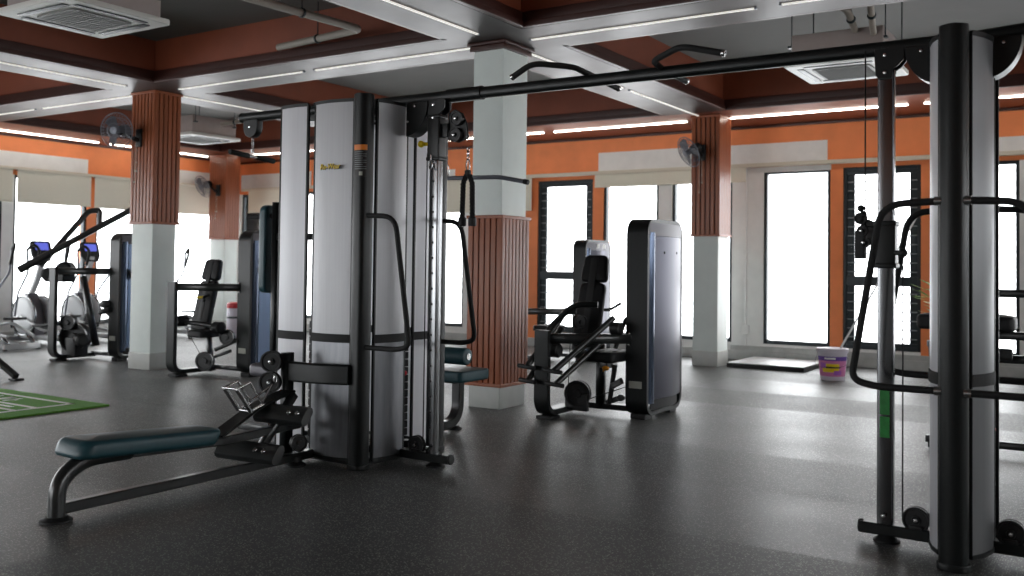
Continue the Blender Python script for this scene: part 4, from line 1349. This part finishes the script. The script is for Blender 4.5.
els = [(7.5, 'elliptical trainer cut off by the left edge of the photo, only its rear rails showing'),
       (8.38, 'elliptical trainer with blue screen at the far left, left of the lever machine frame'),
       (9.22, 'elliptical trainer with blue screen seen through the frame of the lever machine'),
       (10.68, 'pale elliptical trainer in the gap right of the nearer slatted column')]
e0 = elliptical(els[0][1])
for i, (y, l) in enumerate(els):
    o = e0 if i == 0 else copy_tree(e0)
    o.location = (-14.25, y + .16, 0); o.rotation_euler = (0, 0, PI + .04)
    o['label'] = l

# ---------------------------------------------------------------- wall fans
def fan(label, base, head, look):
    """base: point on the column face (south), head: centre of the cage, look: facing direction"""
    f = thing('wall_fan', label, 'fan', base, group='oscillating fans on the columns')
    b, h = Vector((0, 0, 0)), Vector(head) - Vector(base)
    d = Vector(look).normalized()
    m = MB(); m.box((-.05, -.035, -.12), (.05, 0, .10), .012); m.cyl((0, -.03, -.04), (0, -.10, -.02), .028, 14); m.tube([(0, -.08, -.03), h - d * .17 + Vector((0, 0, -.05)), h - d * .13], .018, fil=.03, n=10)
    m.build('wall_bracket', M['rubber'], f)
    m = MB(); m.lathe(h, [(.02, -.19), (.06, -.18), (.07, -.10), (.06, -.055), (.03, -.05)], 20, d); m.build('motor', M['black'], f)
    m = MB()
    u = d.orthogonal().normalized(); w = d.cross(u)
    R = .215
    for rr, off in ((R, 0), (R * .72, .045), (R * .72, -.045), (R * .4, .062), (R * .4, -.06)):
        m.ring(h + d * off, rr, .0055 if rr == R else .0032, d, 30, 6)
    for k in range(30):
        t = 2 * PI * k / 30
        e = u * math.cos(t) + w * math.sin(t)
        m.tube([h + d * .066 + e * .03, h + d * .058 + e * .09, h + d * .04 + e * R * .75, h + e * R, h - d * .04 + e * R * .75, h - d * .055 + e * .07], .0022, n=5)
    m.build('cage', M['plastic_grey'], f)
    m = MB(); m.lathe(h + d * .06, [(.045, 0), (.045, .008), (.001, .012)], 20, d); m.lathe(h, [(.035, -.04), (.035, .03), (.02, .04)], 16, d); m.build('hub', M['plastic_grey'], f)
    for k in range(3):
        t = 2 * PI * k / 3 + .4
        m = MB()
        e = u * math.cos(t) + w * math.sin(t); q = -u * math.sin(t) + w * math.cos(t)
        P = [(.03, -.02), (.08, -.06), (.15, -.085), (.185, -.05), (.19, .02), (.15, .06), (.08, .045), (.03, .025)]
        m.prism(P, h + d * -.006, e, (q + d * .35).normalized(), d * .004)
        m.build('blade', M['cap'], f)
    for x_, z_ in ((-.015, -.55), (.02, -.42)):
        m = MB(); m.cyl((x_, -.06, -.1), (x_, -.06, z_), .0018, 5); m.ball((x_, -.06, z_), .010, 8); m.ball((x_, -.06, z_ * .75), .008, 8)
        m.build('pull_cord', M['rail'], f)
    return f
fan('black wall fan on the nearer slatted column, the largest of the three', (-10.10, 7.20, 2.82), (-10.21, 6.95, 2.88), (.35, -.93, -.12))
fan('small wall fan on the far left slatted column', (-14.62, 12.17, 2.70), (-14.86, 11.98, 2.76), (-.1, -.9, -.40))
fan('wall fan on the right slatted column, tilted to the left', (-4.80, 12.09, 2.88), (-4.90, 11.86, 2.86), (-.5, -.72, -.45))

# ---------------------------------------------------------------- ceiling cassettes
def cassette(name, label, cx, cy, z=3.15, duct=True):
    r = thing(name, label, 'air conditioner', (cx, cy, z), group='ceiling cassette air conditioners')
    m = MB(); hw = .46
    m.prism(rounded_rect(-hw, -hw, hw, hw, .04, 4), (0, 0, 0), (1, 0, 0), (0, 1, 0), (0, 0, .045), bev=.012); m.build('fascia', M['ac_white'], r)
    m = MB(); m.prism(rounded_rect(-.26, -.26, .26, .26, .05, 4), (0, 0, -.012), (1, 0, 0), (0, 1, 0), (0, 0, .014), bev=.004)
    for k in range(12):
        y = -.22 + k * .04
        m.box((-.23, y - .004, -.017), (.23, y + .004, -.012))
    m.build('intake_grille', M['ac_grille'], r)
    m = MB()
    for s in (-1, 1):
        m.box((-.30, s * .345 - .03, -.006), (.30, s * .345 + .03, .0005), .002); m.box((s * .345 - .03, -.30, -.006), (s * .345 + .03, .30, .0005), .002)
    m.build('air_flap', M['winframe'], r)
    m = MB(); m.box((-.40, -.40, .045), (.40, .40, .30), .01); m.build('body', M['duct'], r)
    m = MB()
    for sx in (-1, 1):
        for sy in (-1, 1):
            m.cyl((sx * .41, sy * .36, .2), (sx * .41, sy * .36, ZC - z), .006, 8); m.box((sx * .41 - .03, sy * .36 - .03, .19), (sx * .41 + .02, sy * .36 + .03, .21), .003)
    m.build('hanger_rod', M['winframe'], r)
    return r
a1 = cassette('ceiling_cassette_unit', 'white ceiling cassette air conditioner partly hidden by the crossover beam', -2.17, 9.03)
a2 = cassette('ceiling_cassette_unit', 'ceiling cassette air conditioner between the two left slatted columns', -11.75, 9.35)
a3 = cassette('ceiling_cassette_unit', 'dark ceiling cassette air conditioner at the top left corner', -6.88, 4.38, 3.2)
def pipe(label, pts, r, root=None):
    c = Vector(pts[len(pts) // 2])
    t = thing('refrigerant_pipe', label, 'pipe', c)
    m = MB(); m.tube([Vector(p) - c for p in pts], r, fil=.08, n=10); m.build('pipe', M['pipe'], t)
    for a_, b_ in zip(pts[:-1], pts[1:]):
        m = MB()
        mid = (Vector(a_) + Vector(b_)) / 2 - c
        m.lathe(mid, [(r + .008, -.012), (r + .012, 0), (r + .008, .012)], 12, Vector(b_) - Vector(a_))
        m.cyl(mid, (mid.x, mid.y, ZC - c.z - .001), .005, 6)
        m.build('clip', M['winframe'], t)
pipe('grey lagged pipe running right from the top left ceiling unit', [(-6.40, 4.75, 3.42), (-6.0, 5.1, 3.46), (-6.0, 6.6, 3.50), (-7.3, 6.8, 3.52)], .035)
pipe('pale pipe bend above the right ceiling unit', [(-2.0, 8.6, 3.42), (-2.0, 8.3, 3.55), (-2.35, 8.1, 3.6), (-2.35, 7.8, 3.72)], .03)
pipe('second pale pipe hanging beside the bend above the right ceiling unit', [(-1.85, 8.62, 3.38), (-1.80, 8.25, 3.60), (-1.8, 8.0, 3.70)], .028)
pipe('pipe elbow beside the ceiling unit between the left columns', [(-11.27, 9.4, 3.36), (-10.8, 9.5, 3.40), (-10.8, 9.9, 3.55), (-10.8, 9.95, 3.879)], .03)

# ---------------------------------------------------------------- small things
bk = thing('paint_bucket', 'white bucket with a purple and yellow label standing on the floor by the windows', 'bucket', (-2.95, 11.62, 0))
m = MB(); m.lathe((0, 0, 0), [(.135, 0), (.14, .01), (.168, .33), (.172, .335)], 36); m.build('pail', M['bucket'], bk)
m = MB(); m.lathe((0, 0, .325), [(.178, 0), (.182, .01), (.182, .045), (.176, .052), (.165, .056), (.16, .05)], 36); m.build('lid', M['bucket'], bk)
def cyl_patch(mb, a0, a1, z0, z1, off, n=14):
    rad = lambda z: .14 + (.168 - .14) * (z - .01) / .32 + off
    A = []
    for z in (z0, z1):
        A.append([mb.bm.verts.new((rad(z) * math.sin(a0 + (a1 - a0) * k / n), -rad(z) * math.cos(a0 + (a1 - a0) * k / n), z)) for k in range(n + 1)])
    fs = [mb.bm.faces.new((A[0][k], A[0][k + 1], A[1][k + 1], A[1][k])) for k in range(n)]
    mb._faces(fs)
m = MB()
m.slot(0); cyl_patch(m, -1.75, 1.55, .05, .285, .0012)
m.slot(1); cyl_patch(m, -1.75, 1.55, .235, .285, .0018)
m.slot(2); cyl_patch(m, -.55, .75, .10, .20, .0018); 
m.slot(3); cyl_patch(m, -.45, .85, .148, .166, .0024)
m.slot(4); cyl_patch(m, -.75, -.25, .15, .21, .0026); cyl_patch(m, .35, .95, .07, .12, .0026)
m.slot(5); cyl_patch(m, -.35, .45, .252, .272, .0026)
m.build('paper_label', [M['pink'], M['deep_purple'], M['yellow'], M['print_black'], M['purple'], M['label_white']], bk)
m = MB(); m.tube([(-.172, 0, .31), (-.2, -.06, .2), (-.12, -.175, .16), (0, -.19, .15), (.12, -.175, .16), (.2, -.06, .2), (.172, 0, .31)], .0025, fil=.05, n=6); m.build('wire_handle', M['bolt'], bk)
st = thing('mop_stick', 'thin pale stick leaning from the bucket up to the louvre window', 'stick', (-2.86, 11.63, .38))
m = MB(); m.cyl((-2.86, 11.64, .385), (-2.31, 13.32, 2.02), .012, 12); W(m, 'shaft', M['plastic_light'], st)

mt = thing('floor_platform', 'low white-topped board with a black edge on the floor by the white wall', 'platform', (-3.97, 12.7, 0))
m = MB(); m.box((-.50, -.52, .0), (.52, .56, .055), .006); m.build('black_base', M['rubber'], mt)
m = MB(); m.box((-.49, -.51, .055), (.51, .55, .066), .003); m.build('white_top', M['mat_white'], mt)

tf = thing('turf_mat', 'green artificial turf mat with white printed lines at the left edge', 'mat', (-9.3, 4.75, 0))
m = MB(); m.box((-2.2, -.53, 0), (1.62, .47, .016), .004); m.build('turf', M['turf'], tf)
m = MB()
def bar2(x0, x1, y0, y1): m.box((x0, y0, .0155), (x1, y1, .0185))
bar2(-2.2, 1.36, .26, .30)
bar2(1.31, 1.36, -.45, .30)
bar2(-2.2, 1.36, -.45, -.41)
for k, (a_, b_) in enumerate(((-.34, 1.15), (-.25, 1.3), (-.15, 1.1), (-.06, 1.3))):
    bar2(-2.2, b_, a_, a_ + .042)
for k in range(18):
    x = -1.9 + k * .15
    bar2(x, x + (.03, .09, .05)[k % 3], .03, .20)
    bar2(x, x + .1, (.03, .17, .1)[k % 3], (.05, .20, .13)[k % 3])
m.build('printed_lines', M['turf_line'], tf)

# rack foot at the far left edge
rf = thing('exercise_bench', 'dark sloping end of an exercise bench at the left edge behind the turf mat', 'gym bench', (-10.12, 5.74, 0))
m = MB(); m.bar([(-1.2, -.25, .42), (-.5, -.12, .34), (0, 0, .04)], .07, .05, side=(0, 1, 0), fil=.1); m.bar([(-1.2, -.25, .02), (-1.2, -.25, .42)], .06, .06, side=(0, 1, 0)); m.build('leg', M['satin'], rf)
m = MB(); m.box((-.06, -.05, 0), (.08, .05, .02), .006); m.box((-1.25, -.31, 0), (-1.15, -.19, .02), .006); m.build('rubber_foot', M['rubber'], rf)
m = MB(); m.cushion((-.5, -.13, .2, .13, .05, 5), (-1.0, -.25, .43), (1, 0, 0), (0, 1, 0), (0, 0, .07), .02); m.build('pad', M['padblack'], rf)

# machine behind the right tower
rb = thing('bench_machine', 'black padded bench machine seen in slices behind the right cable tower', 'gym machine', (-.75, 8.0, 0))
m = MB(); m.cushion((-.62, -.14, .06, .14, .05, 5), (0, 0, .86), (1, 0, 0), (0, 1, 0), (0, 0, .115), .03); m.build('arm_pad', M['padblack'], rb)
m = MB()
m.bar([(-.55, .1, 1.14), (.9, .1, 1.15)], .05, .06, side=(0, 1, 0)); m.bar([(-.1, 0, .83), (.9, 0, .83)], .06, .06, side=(0, 1, 0)); m.bar([(-.3, -.1, .66), (.9, -.1, .67)], .05, .06, side=(0, 1, 0))
for x in (-.45, .75):
    m.bar([(x, 0, .04), (x, .0, .85)], .06, .06, side=(0, 1, 0)); 
    m.bar([(x, -.45, .04), (x, .5, .04)], .06, .06, side=(1, 0, 0))
m.bar([(-.5, -.40, .07), (.9, -.40, .08)], .06, .05, side=(0, 1, 0))
m.bar([(-.45, 0, .8), (-.45, .1, 1.14)], .05, .05, side=(1, 0, 0)); m.bar([(.75, 0, .8), (.75, .1, 1.15)], .05, .05, side=(1, 0, 0)); m.bar([(-.35, 0, .66), (-.35, -.1, .66)], .05, .05, side=(1, 0, 0))
m.build('frame', M['black'], rb)
m = MB(); m.cushion((-.05, -.15, .45, .15, .05, 5), (.28, .05, 1.16), (.5, 0, .86), (0, 1, 0), (-.06, 0, .035), .02); m.build('back_pad', M['padblack'], rb)
m = MB(); m.cyl((-.2, -.18, .70), (.05, -.18, .70), .045, 18, bev=.01); m.build('roller', M['foam'], rb)

# potted plant behind the right tower
pp = thing('potted_plant', 'small leafy plant in a slim pot behind the left edge of the right tower', 'plant', (-1.80, 12.0, 0))
m = MB(); m.lathe((0, 0, 0), [(.10, 0), (.12, .01), (.15, .42), (.165, .44), (.165, .50), (.145, .50), (.14, .44)], 24); m.build('pot', M['plastic_grey'], pp)
m = MB(); m.lathe((0, 0, .43), [(.001, 0), (.138, 0), (.138, .015), (.001, .02)], 18); m.build('soil', M['woodback'], pp)
m = MB()
for k in range(4):
    a_ = k * 1.7
    m.tube([(0, 0, .43), (.03 * math.cos(a_), .03 * math.sin(a_), .8), (.08 * math.cos(a_), .08 * math.sin(a_), 1.12)], .006, n=6)
m.build('stem', M['leaf'], pp)
lf = [MB(), MB()]
random.seed(11)
for k in range(70):
    a_ = random.uniform(0, 2 * PI); z = random.uniform(.72, 1.17); q = random.uniform(.02, .22)
    base_ = Vector((q * math.cos(a_), q * math.sin(a_), z))
    d = Vector((math.cos(a_), math.sin(a_), random.uniform(-.2, .6))).normalized(); sd = d.cross(Vector((0, 0, 1))).normalized()
    L_ = random.uniform(.11, .18)
    P = [(0, 0), (.25, .10), (.5, .13), (.8, .08), (1, 0), (.8, -.08), (.5, -.13), (.25, -.10)]
    mb2 = lf[0] if z > .95 else lf[1]
    mb2.prism([(p * L_, r_ * L_) for p, r_ in P], base_, d, sd, d.cross(sd) * .0015)
lf[0].build('leaves', M['leaf'], pp); lf[1].build('lower_leaves', M['leaf_pale'], pp)

# cooler with a red lid seen through machine C
wc = thing('water_cooler', 'pale cylindrical container with a red lid seen through the shoulder press frame', 'container', (-13.02, 11.25, 0))
m = MB(); m.lathe((0, 0, 0), [(.13, 0), (.14, .02), (.14, .48), (.13, .52), (.10, .52)], 28); m.build('barrel', M['bucket'], wc)
m = MB(); m.lathe((0, 0, .52), [(.145, 0), (.15, .02), (.145, .08), (.10, .10)], 28); m.build('lid', M['red'], wc)
m = MB(); m.lathe((0, 0, .34), [(.141, 0), (.145, .005), (.145, .03), (.141, .035)], 28); m.build('hoop', M['winframe'], wc)

# ================================================================== light, world, camera
w = bpy.data.worlds.new('overcast_sky')
SC.world = w
w.use_nodes = True
nt = w.node_tree
bg = nt.nodes['Background']
tc = nt.nodes.new('ShaderNodeTexCoord'); sp = nt.nodes.new('ShaderNodeSeparateXYZ'); rp = nt.nodes.new('ShaderNodeValToRGB')
nt.links.new(tc.outputs['Generated'], sp.inputs[0]); nt.links.new(sp.outputs['Z'], rp.inputs['Fac'])
rp.color_ramp.elements[0].position = 0.0; rp.color_ramp.elements[0].color = (.84, .84, .86, 1)
rp.color_ramp.elements[1].position = 0.5; rp.color_ramp.elements[1].color = (.97, .97, .98, 1)
nt.links.new(rp.outputs['Color'], bg.inputs['Color'])
bg.inputs['Strength'].default_value = 6.0

def portal(name, loc, rot, sx, sy):
    l = bpy.data.lights.new(name, 'AREA'); l.shape = 'RECTANGLE'; l.size = sx; l.size_y = sy
    l.cycles.is_portal = True
    o = bpy.data.objects.new(name, l); COL.objects.link(o); o.location = loc; o.rotation_euler = rot
portal('daylight_portal_north', ((XL + XR) / 2, YF + T + .02, 1.5), (-PI / 2, 0, 0), XR - XL, 2.6)
portal('daylight_portal_west', (XL - T - .02, (YB + YF) / 2, 1.5), (0, -PI / 2, 0), 2.6, YF - YB)
portal('daylight_portal_south', ((XL + XR) / 2, YB - T - .02, 1.5), (PI / 2, 0, 0), XR - XL, 2.6)

portal('daylight_portal_east', (XR + T + .02, (YB + YF) / 2, 1.5), (0, PI / 2, 0), 2.6, YF - YB)

cam = bpy.data.cameras.new('camera')
co = bpy.data.objects.new('camera', cam)
COL.objects.link(co)
yw, pt, rl_ = -5.75446270e-01, 2.62571699e-02, 1.27790849e-02
F = Vector((math.sin(yw) * math.cos(pt), math.cos(yw) * math.cos(pt), math.sin(pt)))
rt_ = Vector((math.cos(yw), -math.sin(yw), 0)); up_ = rt_.cross(F)
r2 = math.cos(rl_) * rt_ + math.sin(rl_) * up_; u2 = -math.sin(rl_) * rt_ + math.cos(rl_) * up_
mw = Matrix((r2, u2, -F)).transposed().to_4x4()
mw.translation = Vector((0, 0, 1.30))
co.matrix_world = mw
cam.sensor_fit = 'HORIZONTAL'; cam.sensor_width = 36; cam.lens = 947.389 / 1024 * 36
cam.shift_y = (241.753 - 288) / 1024
cam.clip_start = .05; cam.clip_end = 200
cam.dof.use_dof = True; cam.dof.focus_distance = 5.9; cam.dof.aperture_fstop = 2.2
SC.camera = co

SC.view_settings.view_transform = 'Standard'
SC.view_settings.look = 'None'
SC.view_settings.gamma = 1
SC.view_settings.use_curve_mapping = False
SC.view_settings.exposure = 0.62
SC.cycles.use_denoising = True
SC.cycles.max_bounces = 8
SC.cycles.diffuse_bounces = 4
SC.cycles.transparent_max_bounces = 16
SC.cycles.caustics_reflective = False
SC.cycles.caustics_refractive = False
SC.cycles.sample_clamp_indirect = 4
